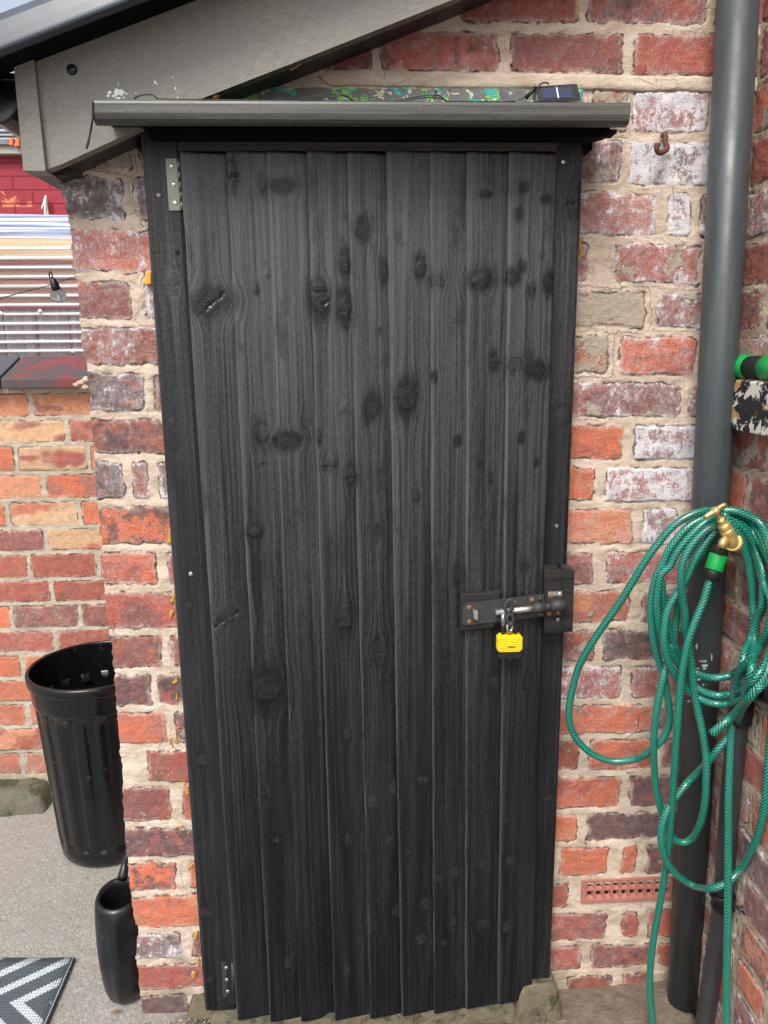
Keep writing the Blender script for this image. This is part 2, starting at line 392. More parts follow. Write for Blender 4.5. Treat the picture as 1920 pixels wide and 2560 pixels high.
MT['yellow'] = mat_simple('yellow_plastic', (.78, .56, .008), .42, var=.10, bump=.00008)
MT['foam'] = mat_simple('yellow_foam', (.50, .26, .05), .85, var=.5, scale=150, bump=.002)
MT['stone'] = mat_simple('weathered_sandstone', (.13, .11, .075), .9, var=.6, scale=34, bump=.004, spec=.2, dirt=(.055, .058, .035), dthr=.52, dscale=22)
MT['dark'] = mat_simple('dark_void', (.004, .004, .005), .9, bump=0)
MT['wire'] = mat_simple('black_wire', (.008, .008, .009), .4, bump=0)

# ---------------------------------------------------------------- brick sheets
CT = {'R': (.42, .105, .075), 'O': (.66, .175, .085), 'P': (.27, .095, .085), 'D': (.11, .062, .062), 'B': (.33, .10, .062), 'C': (.70, .29, .15), 'Y': (.78, .50, .27), 'Q': (.48, .17, .12)}
def brick_sheet(name, mat, parent, us, vs, bricks, mapf, seed, keep=None, edge=None, relief=.0035, wob=.0035, ero=.010):
    U, V = np.meshgrid(us, vs)
    if edge is not None: U = U + (edge(V) - us[0]) * np.exp(-(U - us[0]) / .035)
    Uw = U + (fbm(U * 28, V * 28, seed) - .5) * wob * 2 + (fbm(U * 110, V * 110, seed + 5, 3) - .5) * wob
    Vw = V + (fbm(U * 28, V * 28, seed + 9) - .5) * wob * 2 + (fbm(U * 110, V * 110, seed + 13, 3) - .5) * wob
    sd = np.full(U.shape, -.012); bc = np.zeros(U.shape + (3,)); bp = np.zeros(U.shape + (3,)); bh = np.zeros(U.shape); br = np.zeros(U.shape + (3,))
    bc[:] = CT['R']; rnd = random.Random(seed)
    for b in bricks:
        u0, u1, vbl, vbr, vtl, vtr, ty, w_, s_, d_ = b
        i0 = np.searchsorted(us, min(u0, u1) - .02); i1 = np.searchsorted(us, max(u0, u1) + .02)
        j0 = np.searchsorted(vs, min(vbl, vbr) - .02); j1 = np.searchsorted(vs, max(vtl, vtr) + .02)
        if edge is not None and u0 <= us[0] + .035: i0 = 0; uu0 = us[0] - .05
        else: uu0 = u0
        if i1 <= i0 or j1 <= j0: continue
        sl_ = (slice(j0, j1), slice(i0, i1)); X = Uw[sl_]; Z = Vw[sl_]
        t = np.clip((X - u0) / (u1 - u0), 0, 1)
        vb = vbl + (vbr - vbl) * t; vt = vtl + (vtr - vtl) * t
        slant = rnd.uniform(-.04, .04); slant2 = rnd.uniform(-.04, .04)
        du = np.minimum(X - uu0 + slant * (Z - vb), u1 - X + slant2 * (Z - vb)); dv = np.minimum(Z - vb, vt - Z)
        rr = rnd.uniform(.004, .012); w_ = w_ + rnd.uniform(-.12, .09); s_ = s_ + rnd.uniform(-.05, .14); d_ = d_ + rnd.uniform(-.05, .16)
        qx = np.maximum(rr - du, 0); qy = np.maximum(rr - dv, 0)
        d = np.minimum(np.minimum(du, dv), np.where((qx > 0) & (qy > 0), rr - np.sqrt(qx * qx + qy * qy), 1))
        d = d - (fbm(X * 45 + rnd.random() * 50, Z * 45, seed + 21) - .40) * ero * rnd.uniform(.5, 1.4)
        upd = d > sd[sl_]
        sd[sl_] = np.where(upd, d, sd[sl_])
        c = np.array(CT[ty]); k = rnd.uniform(.82, 1.15); c = c * k
        # large smooth patches across one brick
        pn = fbm(X * 11 + rnd.random() * 90, Z * 20, seed + 31, 3)[..., None]
        c2 = np.array(CT[rnd.choice('RPB' if ty in 'RPDB' else 'OORC')]) * .95
        cc = c + (c2 - c) * sstep(.5, .62, pn)
        bc[sl_] = np.where(upd[..., None], cc, bc[sl_])
        br[sl_] = np.where(upd[..., None], np.array([rnd.random(), rnd.random(), rnd.random()]), br[sl_])
        bp[sl_] = np.where(upd[..., None], np.array([w_, s_, d_]), bp[sl_])
        tilt = rnd.uniform(-.015, .015); off = rnd.uniform(-.0012, .002)
        bh[sl_] = np.where(upd, off + tilt * (X - (u0 + u1) / 2), bh[sl_])
    bmv = sd / .004
    face = sstep(-.0012, .0030, sd)
    hb = relief + bh + (fbm(U * 60, V * 60, seed + 40) - .5) * .0035 + (fbm(U * 14, V * 14, seed + 41, 2) - .5) * .003
    hm = relief * .75 + (fbm(U * 24, V * 40, seed + 50) - .5) * .006 + (fbm(U * 90, V * 90, seed + 51) - .5) * .0016
    crackn = sstep(.42, .6, fbm(U * 30, V * 30, seed + 60))
    h = hm + (hb - hm) * face - .0035 * np.exp(-(sd / .0018) ** 2) * crackn
    P = mapf(U, V, h)
    mask = None
    if keep is not None:
        K = keep(U, V); mask = K[:-1, :-1] & K[1:, 1:] & K[:-1, 1:] & K[1:, :-1]
    return grid_mesh(name, P, mask, mat, parent, {'bc': bc, 'bp': bp, 'bm': bmv, 'br': br})

LR = [-60, 73, 210, 343, 474, 602, 722, 832, 947, 1054, 1158, 1263, 1369, 1467, 1564, 1655, 1750, 1838, 1928, 2020, 2103, 2190, 2265, 2348, 2421, 2500]
LL = [-75, 62, 186, 308, 432, 559, 692, 808, 921, 1036, 1143, 1256, 1370, 1471, 1581, 1679, 1772, 1867, 1962, 2063, 2151, 2236, 2329, 2406, 2483, 2565]
ZR = [PY(1620, y).z for y in LR]; ZLf = [PY(300, y).z for y in LL]
XL0, XR0 = PY(300, 1300).x, PY(1620, 1300).x
def zline(i, x):
    if i < 0: return zline(0, x) + .0875 * (-i)
    if i > 25: return zline(25, x) - .0867 * (i - 25)
    return ZLf[i] + (ZR[i] - ZLf[i]) * (x - XL0) / (XR0 - XL0)
def pyline(i, px): return LL[i] + (LR[i] - LL[i]) * (px - 300) / 1320
# (x0, x1, type, white, mortar smear, dark) in photo columns, course by course: right of the door and the gable
FR = {
 0: [(960, 1136, 'R', .1, .1, .3), (1154, 1447, 'R', .25, 0, .3), (1468, 1766, 'P', .35, 0, .3), (1786, 1990, 'R', .3, 0, .3)],
 1: [(640, 930, 'P', .1, 0, .6), (952, 1248, 'R', .25, 0, .25), (1274, 1556, 'P', .25, .05, .25), (1580, 1790, 'R', .35, .1, .2), (1810, 2050, 'R', .3, 0, .2)],
 2: [(1270, 1330, 'O', 0, .5, 0), (1480, 1568, 'Q', .3, .85, 0), (1582, 1772, 'R', .75, 0, .1), (1796, 2000, 'R', .5, 0, .1)],
 3: [(1380, 1552, 'P', .45, .35, .55), (1572, 1772, 'P', .8, .1, .5), (1794, 2000, 'P', .5, .1, .5)],
 4: [(1400, 1642, 'Q', .6, .35, .15), (1668, 1728, 'P', .75, 0, .3), (1748, 1990, 'P', .5, 0, .4)],
 5: [(1380, 1470, 'Q', .4, .4, 0), (1536, 1748, 'R', .62, .35, .25), (1768, 1990, 'P', .6, 0, .4)],
 6: [(1360, 1612, 'O', .15, .88, 0), (1642, 1760, 'P', .5, .4, .1), (1778, 2000, 'P', .5, 0, .4)],
 7: [(1360, 1522, 'O', .35, .75, 0), (1544, 1738, 'O', .4, .25, .2), (1760, 2000, 'P', .5, 0, .4)],
 8: [(1360, 1700, 'P', .5, .3, .2), (1722, 2000, 'P', .5, 0, .4)],
 9: [(1360, 1558, 'O', 0, .05, 0), (1586, 1780, 'P', .82, 0, .1), (1800, 2000, 'P', .5, 0, .4)],
 10: [(1340, 1487, 'O', 0, 0, 0), (1512, 1770, 'R', .75, 0, .1), (1790, 2000, 'P', .5, 0, .4)],
 11: [(1340, 1580, 'O', .3, .15, .1), (1604, 1690, 'P', .85, 0, .2), (1708, 1900, 'P', .5, 0, .4)],
 12: [(1340, 1484, 'R', .3, .1, 0), (1512, 1700, 'R', .45, .1, .15), (1720, 1900, 'P', .5, 0, .4)],
 13: [(1340, 1572, 'Q', .3, .25, .1), (1600, 1790, 'P', .5, .15, .2)],
 14: [(1330, 1488, 'P', .3, .35, .2), (1504, 1780, 'D', .3, .1, .5)],
 15: [(1330, 1552, 'R', .55, .1, .15), (1578, 1790, 'R', .4, .1, .1)],
 16: [(1330, 1630, 'O', .3, .1, .15), (1650, 1800, 'P', .5, .1, .1)],
 17: [(1320, 1448, 'R', .1, .1, .3), (1470, 1640, 'O', .1, .15, .15), (1660, 1800, 'P', .2, .1, .3)],
 18: [(1300, 1548, 'O', .25, .05, .25), (1573, 1790, 'P', .05, 0, .55)],
 19: [(1310, 1444, 'O', 0, .15, 0), (1466, 1740, 'P', .05, .02, .75)],
 20: [(1400, 1520, 'O', 0, .1, 0), (1548, 1590, 'O', 0, .15, 0), (1614, 1800, 'P', 0, .3, .5)],
 21: [(1300, 1420, 'R', 0, .1, .1), (1700, 1800, 'R', 0, .1, .3)],
 22: [(1290, 1516, 'R', .18, 0, .1), (1552, 1596, 'R', .05, .2, .15), (1618, 1800, 'R', .1, .05, .2)],
 23: [(1280, 1454, 'R', .3, .15, .1), (1476, 1630, 'P', .2, .05, .3), (1645, 1800, 'R', .1, .1, .2)],
 24: [(1416, 1530, 'B', 0, .1, .6), (1556, 1622, 'R', 0, .25, .3), (1660, 1800, 'P', 0, .5, .4)],
}
PR = {
 0: [], 1: [], 2: [(120, 330, 'D', .1, .3, .6), (345, 640, 'P', .1, .2, .6)], 3: [(140, 330, 'P', .1, .75, .4), (345, 600, 'P', .2, .2, .5)],
 4: [(130, 310, 'D', .55, .05, .75), (336, 560, 'P', .6, .1, .5)],
 5: [(140, 560, 'O', .45, .1, .3)], 6: [(150, 332, 'B', .3, 0, .3), (364, 560, 'P', .6, 0, .2)],
 7: [(160, 560, 'B', .45, .15, .4)], 8: [(170, 360, 'D', .45, .15, .5), (384, 560, 'P', .4, .1, .3)],
 9: [(180, 560, 'B', .3, .1, .55)], 10: [(190, 309, 'D', .45, .05, .5), (330, 372, 'B', .55, 0, .3), (396, 560, 'D', .6, .1, .3)],
 11: [(200, 560, 'O', .15, .1, .4)], 12: [(210, 394, 'O', .25, .05, .25), (420, 560, 'D', .2, .2, .3)],
 13: [(220, 600, 'R', .12, .05, .2)], 14: [(230, 404, 'B', .15, .1, .35), (430, 600, 'P', .2, .3, .3)],
 15: [(240, 380, 'P', .1, .1, .55), (392, 600, 'D', .1, .1, .6)], 16: [(250, 416, 'Q', .1, .1, .2), (440, 600, 'P', .1, .3, .5)],
 17: [(368, 600, 'B', .1, .1, .35)], 18: [(260, 430, 'B', .15, .1, .15), (456, 600, 'R', .1, .1, .1)],
 19: [(270, 600, 'P', .05, .02, .6)], 20: [(280, 442, 'O', 0, .05, .4), (474, 600, 'O', 0, .1, .2)],
 21: [(290, 600, 'O', .05, .05, .1)], 22: [(300, 456, 'D', .55, .1, .3), (480, 620, 'R', .1, .3, .1)],
 23: [(300, 620, 'R', 0, .1, .1)], 24: [(310, 470, 'D', .2, .25, .8)],
}
JT = .0075   # half a joint
bricks = []
def add_course(i, lst, jt=JT):
    for (a, b, ty, w_, s_, d_) in lst:
        ym = (pyline(i, a) + pyline(i + 1, a)) / 2
        u0 = PY(a, ym).x; u1 = PY(b, ym).x
        jb = .013 if i == 1 else jt; jtt = .013 if i == 2 else jt
        bricks.append((u0, u1, zline(i + 1, u0) + jb, zline(i + 1, u1) + jb, zline(i, u0) - jtt, zline(i, u1) - jtt, ty, w_, s_, d_))
for i in range(25):
    add_course(i, FR.get(i, [])); add_course(i, PR.get(i, []))
rw = random.Random(3)
for i in range(-6, 0):
    x = -.55 + (.12 if i % 2 else 0)
    while x < .8:
        bricks.append((x, x + .205, *[zline(i + 1, x) + JT] * 2, *[zline(i, x) - JT] * 2, rw.choice('RPRB'), rw.uniform(.1, .5), .1, .25)); x += .222
XC = .752            # inside corner between the two walls (at eye height; it leans a little)
def xc(z): return XC + 0 * z
pier_px = [(150, 470), (160, 495), (180, 600), (183, 660), (196, 740), (203, 850), (222, 935), (228, 1040), (238, 1140), (240, 1200), (249, 1310), (257, 1420), (266, 1525), (280, 1630), (289, 1725), (298, 1820), (300, 1870), (307, 1925), (307, 2010), (315, 2105), (322, 2190), (332, 2280), (345, 2320), (340, 2385), (345, 2445), (355, 2515), (362, 2580)]
pe = [PY(*p) for p in pier_px]; pez = np.array([p.z for p in pe])[::-1]; pex = np.array([p.x for p in pe])[::-1]
def pier_edge(V): return np.interp(V, pez, pex) + (fbm(V * 90, V * 0, 77, 3) - .5) * .007
PXE = float(np.median(pex)) - .004
ST = .0030
us = np.concatenate([PXE + 1e-4 * np.arange(6), np.arange(PXE + .0012, XC + .006, ST)]); vs = np.arange(-.02, 2.55, ST)
DL, DR, DT = PY(360, 1300, -.05).x + .03, PY(1395, 1300, -.05).x - .02, PY(900, 330, -.05).z
DL = -.31; DR = .385; DT = 1.80
def roof_z(U): return 1.74 + (U + .5) * .40
wall = empty('brick_wall', (0, 0, 0), 'old red brick shed wall with whitewash stains and wide buff joints around the black door', 'wall')
x0p, x1p = 1452, 1692; yt, yb2 = 2201, 2258; A = PY(x0p, yb2, -.006); C_ = PY(x1p, yt, -.006)
def keep_front(U, V): return ~((U > DL) & (U < DR) & (V < DT)) & ~((U > A.x + .006) & (U < C_.x - .006) & (V > A.z + .006) & (V < C_.z - .004))
def map_front(U, V, h):
    P = np.stack([U, -h, V], -1)
    for k in range(6): P[:, k, 0] = P[:, 6, 0] - .0006 + .0006 * (k == 5); P[:, k, 1] = P[:, 6, 1] + .0015 + .007 * (5 - k)
    return P
brick_sheet('wall_face', MT['brick'], wall, us, vs, bricks, map_front, 11, keep_front, pier_edge)
# return of the pier: side of the shed running back, and its top
def side_sheet(name, mat, parent, x0, ya, yb, z0, z1, seed, facing, step=.006, types='RPRBQ', wr=(.2, .6), dr=(.1, .5), s=.1, zoff=0.0, lean=None, blist=None):
    us_ = np.arange(min(ya, yb), max(ya, yb) + step, step); vs_ = np.arange(z0, z1 + step, step)
    rr_ = random.Random(seed); bl = []
    for i in range(-6, 26):
        zt = zline(i, .6) + zoff; zb_ = zline(i + 1, .6) + zoff
        x = us_[0] - rr_.uniform(0, .1) + (.11 if i % 2 else 0)
        while x < us_[-1]:
            L_ = .205 if (i % 4) else .10
            bl.append((x, x + L_, zb_ + JT, zb_ + JT, zt - JT, zt - JT, rr_.choice(types), rr_.uniform(*wr), rr_.uniform(0, s * 2), rr_.uniform(*dr))); x += L_ + .017
    if blist: bl = blist
    return brick_sheet(name, mat, parent, us_, vs_, bl, lambda U, V, h: np.stack([(x0 if lean is None else lean(V)) + facing * h, U, V], -1), seed)
s_ = B(); s_.box((PXE + .012, .012, -.02), (PXE + .03, 1.0, 1.74)); 
side_sheet('wall_return', MT['brick'], wall, PXE + .014, .02, 1.0, -.02, 1.73, 31, -1, .007)
s_.bm.free()
# dark inside behind the door
b = B(); b.box((DL - .02, .08, 0), (DR + .02, .09, DT + .02)); b.build('doorway_back', MT['dark'], wall)

# side wall on the right, coming towards the camera
swall = empty('side_wall', (XC, 0, 0), 'dark red brick return wall behind the brass tap at the right edge', 'wall')
rs = random.Random(9); sb = []
for i in range(-6, 26):
    zt = zline(i, XC); zb_ = zline(i + 1, XC); x = -.012 - (0 if i % 2 else .11)
    first = True
    while x > -1.3:
        L_ = rs.choice((.205, .205, .10)) if not first else (.20 if i % 2 else .20)
        x1 = x - L_ if not first or i % 2 else -.105
        if first and not i % 2: x = -.004; x1 = -.098
        first = False
        sb.append((x1, x, zb_ + .006, zb_ + .006, zt - .006, zt - .006, rs.choice('RPPQRO'), rs.uniform(.05, .65), rs.choice((.1, .1, .5)), rs.uniform(.1, .5))); x = x1 - .017
side_sheet('wall_face', MT['brick_side'], swall, XC, -1.25, .012, -.02, 2.5, 53, -1, .004, lean=xc, blist=sb)

# ---------------------------------------------------------------- vent brick, lintel, foam, mortar lumps on the wall
def pane_box(b, q, y0, y1, bev=.001): return b.pxbox(q, y0, y1, bev)
tv = mat_simple('terracotta', (.38, .155, .12), .8, var=.35, scale=80, bump=.0006, spec=.2)
b = B()
z0v, z1v = A.z, PY(x0p, yt, -.006).z
b.box((A.x, -.0075, z0v), (C_.x, .002, z0v + .009), .001); b.box((A.x, -.0075, z1v - .005), (C_.x, .002, z1v), .001)
nx = 10; wv = (C_.x - A.x); b.box((A.x, -.007, z0v + .009), (A.x + .012, .002, z1v - .005), .001)
b.box((C_.x - .012, -.007, z0v + .009), (C_.x, .002, z1v - .005), .001)
cell = (wv - .024) / nx; hh = (z1v - z0v - .014) / 2
b.box((A.x + .012, -.0055, z0v + .009 + hh - .002), (C_.x - .012, .002, z0v + .009 + hh + .002), .0007)
for k in range(1, nx):
    xx = A.x + .012 + cell * k; b.box((xx - .0022, -.0062, z0v + .009), (xx + .0022, .002, z1v - .005), .0007)
for k in range(nx):        # inner funnels: sloping sides round each smaller hole
    for r_ in range(2):
        xa = A.x + .012 + cell * k; xb = xa + cell; za = z0v + .009 + hh * r_; zb_ = za + hh; c1 = .0056; y_a = -.0050; y_b = .003
        o_ = [(xa, za), (xb, za), (xb, zb_), (xa, zb_)]; i_ = [(xa + c1, za + c1), (xb - c1, za + c1), (xb - c1, zb_ - c1), (xa + c1, zb_ - c1)]
        vo = [b.bm.verts.new((x, y_a, z)) for x, z in o_]; vi = [b.bm.verts.new((x, y_b, z)) for x, z in i_]
        for q in range(4): b.bm.faces.new((vo[q], vo[(q + 1) % 4], vi[(q + 1) % 4], vi[q]))
vent = b.build('air_brick', tv, wall, recalc=False); tag(vent, 'terracotta vent brick with two rows of square holes')
b = B(); b.box((A.x + .004, .005, z0v + .003), (C_.x - .004, .007, z1v - .002)); 
# holes sit in front of a dark void set a little inside the wall face
vd = b.build('vent_void', MT['dark'], vent)

ml = M('flaking_paint', .7, spec=.3); g = ml.geo(); n1 = ml.noise(g, 26, 5, .65, .3); n2 = ml.noise(ml.scale(g, (1, 1, 1.6)), 34, 5, .6, .5); n3 = ml.noise(g, 55, 4, .6)
c = ml.mix(ml.step(n1, .50, .515), (.17, .17, .165), (.24, .50, .14))
c = ml.mix(ml.step(n2, .56, .57), c, (.06, .42, .34))
c = ml.mix(ml.step(n3, .60, .61), c, (.62, .56, .40))
c = ml.mix(ml.step(ml.noise(g, 12, 3), .58, .60), c, (.16, .16, .155))
c = ml.mix(ml.step(ml.noise(ml.scale(g, (1, 1, 4)), 30, 4), .64, .66), c, (.72, .62, .50))
mlm = ml.out(c, None, ml.bump(ml.math('ADD', ml.step(n1, .5, .515), ml.step(n2, .56, .57)), .0012, 1))
b = B(); zt_ = PY(1000, 224).z; zb_ = PY(1000, 262).z
xs_ = np.linspace(PY(560, 240).x, PY(1452, 240).x, 60)
top = [Vector((x, -.0115, zt_ - .001 + .004 * (mnoise.noise(Vector((x * 30, 0, 0)))) - .008 * max(0, (-.1 - x)))) for x in xs_]
b.prism(top + [Vector((xs_[-1], -.0115, zb_ - .03)), Vector((xs_[0], -.0115, zb_ - .03))], Vector((0, .012, 0)))
tag(b.build('painted_lintel', mlm, wall), 'lintel edge with flaking green, turquoise and cream paint')
mm = MT['brick']
b = B(); xs_ = np.linspace(PY(800, 200).x, XC + .01, 150)
def ledge(x, k): return .003 * mnoise.noise(Vector((x * 14, k, 0))) + .0012 * mnoise.noise(Vector((x * 60, k, 3)))
rows = []
za_ = PY(1000, 172).z; zb_ = PY(1000, 222).z
for x in xs_:
    e = min(1, (x - xs_[0]) / .02) ** .5
    zt2 = zline(2, x) + .0125 * e + ledge(x, 1); zb2 = zline(2, x) - .0135 * e + ledge(x, 7)
    rows.append([(x, -.001, zt2 + .001), (x, -.0045, zt2 - .001), (x, -.0058, zt2 - .008 * e), (x, -.0062, (zt2 + zb2) / 2 - .002), (x, -.0085, zb2 + .002), (x, -.0050, zb2), (x, 0, zb2 - .001)])
pb_ = np.array(rows); grid_mesh('mortar_band', pb_, None, mm, wall, {'bm': np.full(pb_.shape[:2], -4.0), 'bc': np.zeros(pb_.shape), 'bp': np.zeros(pb_.shape)})
b = B(); b.pxbox([(361, 712), (377, 710), (377, 679), (362, 680)], -.012, .0, .0025); b.build('foam_blob', mat_simple('orange_foam', (.80, .36, .03), .7, var=.2, bump=.0006), wall)
for (px, py) in ((1452, 600), (1456, 620), (1448, 645), (430, 1322), (426, 1340), (434, 1490), (438, 1505), (430, 1530), (440, 1700), (442, 1735), (444, 1820), (441, 1842), (463, 1958), (466, 1972), (452, 2068), (474, 2082), (480, 2290), (492, 2330), (496, 2400), (484, 2434), (425, 1850), (478, 2165)):
    b = B(); c_ = (px, py)
    for k in range(5):
        b.ball(PY(*c_, -.0045), random.uniform(.0022, .0036), sc=(1.1, .55, 1.5), jit=1.6); c_ = (c_[0] + random.uniform(-2.5, 2), c_[1] + random.uniform(1, 5))
    b.build('foam_blob', MT['foam'], wall)
# small mortar lumps scattered along the joints
# ---------------------------------------------------------------- timber with knots
def knot_fields(U, V, knots, seed):
    G = U.copy(); K0 = np.full(U.shape, -1.0); K1 = np.zeros(U.shape); K2 = np.zeros(U.shape)
    for (kx, kz, rx, rz, an, dk, gap) in knots:
        near = (abs(V - kz) < .22) & (abs(U - kx) < .16)
        if not near.any(): continue
        dx = U[near] - kx; dz = V[near] - kz; ca, sa = math.cos(an), math.sin(an)
        wob = (fbm(U[near] * 120, V[near] * 120, seed, 2) - .5) * .7
        a = (dx * ca + dz * sa) / rx; b_ = (-dx * sa + dz * ca) / rz
        r = np.sqrt(a * a + b_ * b_) + wob
        K0[near] = np.maximum(K0[near], np.clip(1 - r, -1, 1))
        rho2 = (dx / rx) ** 2 + (dz / (rz * 1.7)) ** 2
        G[near] = G[near] - dx * np.exp(-np.maximum(rho2 - .6, 0) * .45) * .8
        hal = np.exp(-np.maximum(0, np.sqrt((dx / rx) ** 2 + (dz / (rz * 1.8)) ** 2) - .9) * 1.2) * dk * (.15 + 1.5 * fbm(U[near] * 120, V[near] * 22, seed + 3, 4))
        K1[near] = np.maximum(K1[near], np.clip(hal, 0, 1))
        if gap > 0:
            gp = np.exp(-((b_ + .55 + wob) / .13) ** 2) * (abs(a) < 1.0) * gap * sstep(.40, .55, fbm(U[near] * 90, V[near] * 90, seed + 8, 2))
            K2[near] = np.maximum(K2[near], gp)
    return G, np.stack([K0, K1, K2], -1)
KN = []   # x,y,rx,ry in the 1659-wide view, angle deg, dark halo, gap
for k in [(503, 375, 13, 18, 10, .8, .8), (565, 397, 9, 13, 0, .6, 0), (612, 402, 24, 7, -25, .8, 0), (780, 497, 13, 12, 0, .9, 0), (745, 572, 10, 16, 0, .9, 0), (828, 585, 9, 15, 0, .8, 0), (907, 581, 12, 14, 0, .7, 0), (943, 606, 17, 11, -30, .5, 0), (1037, 606, 24, 11, 20, .9, .4), (1105, 600, 13, 9, 10, .8, 0), (1128, 574, 9, 8, 0, .6, 0), (1148, 628, 9, 9, 0, .7, 0), (1187, 612, 12, 14, 0, .8, 0), (693, 655, 17, 20, 40, 1, .6), (745, 665, 13, 20, 0, 1, .3), (452, 652, 40, 15, 40, .7, .9), (577, 595, 5, 6, 0, .4, 0), (553, 625, 6, 7, 0, .8, 0), (1110, 787, 16, 15, 0, .4, 0), (1143, 768, 10, 10, 0, .3, 0), (1160, 800, 20, 9, 0, 1, 0), (1068, 782, 9, 11, 0, .8, .4), (937, 815, 6, 6, 0, .8, .8), (805, 882, 13, 15, 0, 1, 0), (878, 862, 20, 21, -20, 1, 0), (741, 885, 8, 9, 0, .2, 0), (567, 938, 13, 15, 45, .7, 0), (662, 915, 10, 9, 0, .4, 0), (690, 945, 4, 8, 0, .7, .8), (620, 950, 28, 8, -15, .9, 0), (712, 1002, 14, 12, 0, .6, .5), (758, 1028, 12, 14, 0, .8, .4), (815, 1150, 10, 10, 0, .4, 0), (900, 1073, 6, 8, 0, .7, 0), (552, 1148, 15, 8, 10, .6, .3), (1125, 945, 6, 6, 0, .8, 0), (988, 952, 6, 6, 0, .8, 0), (488, 1332, 30, 11, 32, .3, .8), (745, 1335, 15, 22, 0, .7, .3), (815, 1400, 18, 18, 0, .5, .2), (990, 1242, 11, 16, 0, .4, 0), (1133, 1224, 10, 10, 0, .4, 0), (1110, 1420, 0.1, .1, 0, 0, 0), (1070, 1476, 12, 12, 0, .5, .3), (1140, 1476, 10, 10, 0, .4, 0), (753, 1588, 9, 9, 0, .2, 0), (575, 1490, 30, 22, 0, 1, 0), (570, 1710, 7, 6, 0, .4, .4), (1037, 1000, 4, 4, 0, .7, 0), (1160, 1000, 4, 4, 0, .7, 0), (1060, 1035, 5, 7, 0, .6, 0), (820, 715, 6, 6, 0, .6, 0), (565, 1000, 5, 5, 0, .5, 0), (965, 1465, 5, 6, 0, .3, 0), (945, 1175, 8, 6, 0, .3, 0), (1120, 465, 8, 8, 0, .8, 0), (1130, 405, 9, 5, 0, .8, 0), (1050, 420, 12, 4, 0, .8, 0), (1180, 430, 10, 5, 0, .7, 0), (690, 620, 14, 9, 0, .9, 0)]:
    KN.append((k[0] * DS, k[1] * DS, k[2] * DS, k[3] * DS, k[4], k[5], k[6]))
for (x, y, rx, ry, dk) in [(600, 460, 22, 34, .3), (690, 470, 14, 30, .3), (860, 470, 20, 26, .2), (1080, 80, 36, 26, .4), (1290, 680, 28, 34, .2), (1180, 690, 26, 30, .3), (1100, 885, 34, 36, .6), (1070, 1105, 40, 30, .6), (1215, 1115, 20, 24, .4), (905, 930, 24, 40, .5), (740, 1010, 24, 26, .3), (1465, 1010, 34, 28, .5), (1620, 1010, 30, 36, .4), (1280, 990, 20, 22, .3), (212, 1270, 26, 32, .2), (590, 1297, 20, 22, .1), (675, 1112, 14, 16, .2), (1465, 628, 24, 22, .4), (130, 462, 22, 14, .7), (745, 205, 30, 34, .4), (890, 130, 26, 40, .3), (40, 152, 30, 16, .4), (1640, 590, 26, 26, .3), (1260, 105, 9, 10, .2), (1488, 175, 10, 14, .2), (1617, 325, 18, 14, .2), (640, 848, 8, 8, .1), (985, 538, 20, 10, .1), (1300, 1300, 16, 22, .2), (185, 855, 7, 8, .3), (1210, 1465, 8, 9, .2)]:
    p = ZD(x, y); KN.append((p[0], p[1], rx / 2.592, ry / 2.592, 0, dk * .6, .25))
def knots_at(y, rmin=0):
    out = []
    for (px, py, rx, ry, an, dk, gap) in KN:
        if rx < 1: continue
        p = PY(px, py, y); q = PY(px + rx, py, y); r_ = PY(px, py + ry, y)
        out.append((p.x, p.z, abs(q.x - p.x), abs(p.z - r_.z), R(an), dk, gap))
    return out

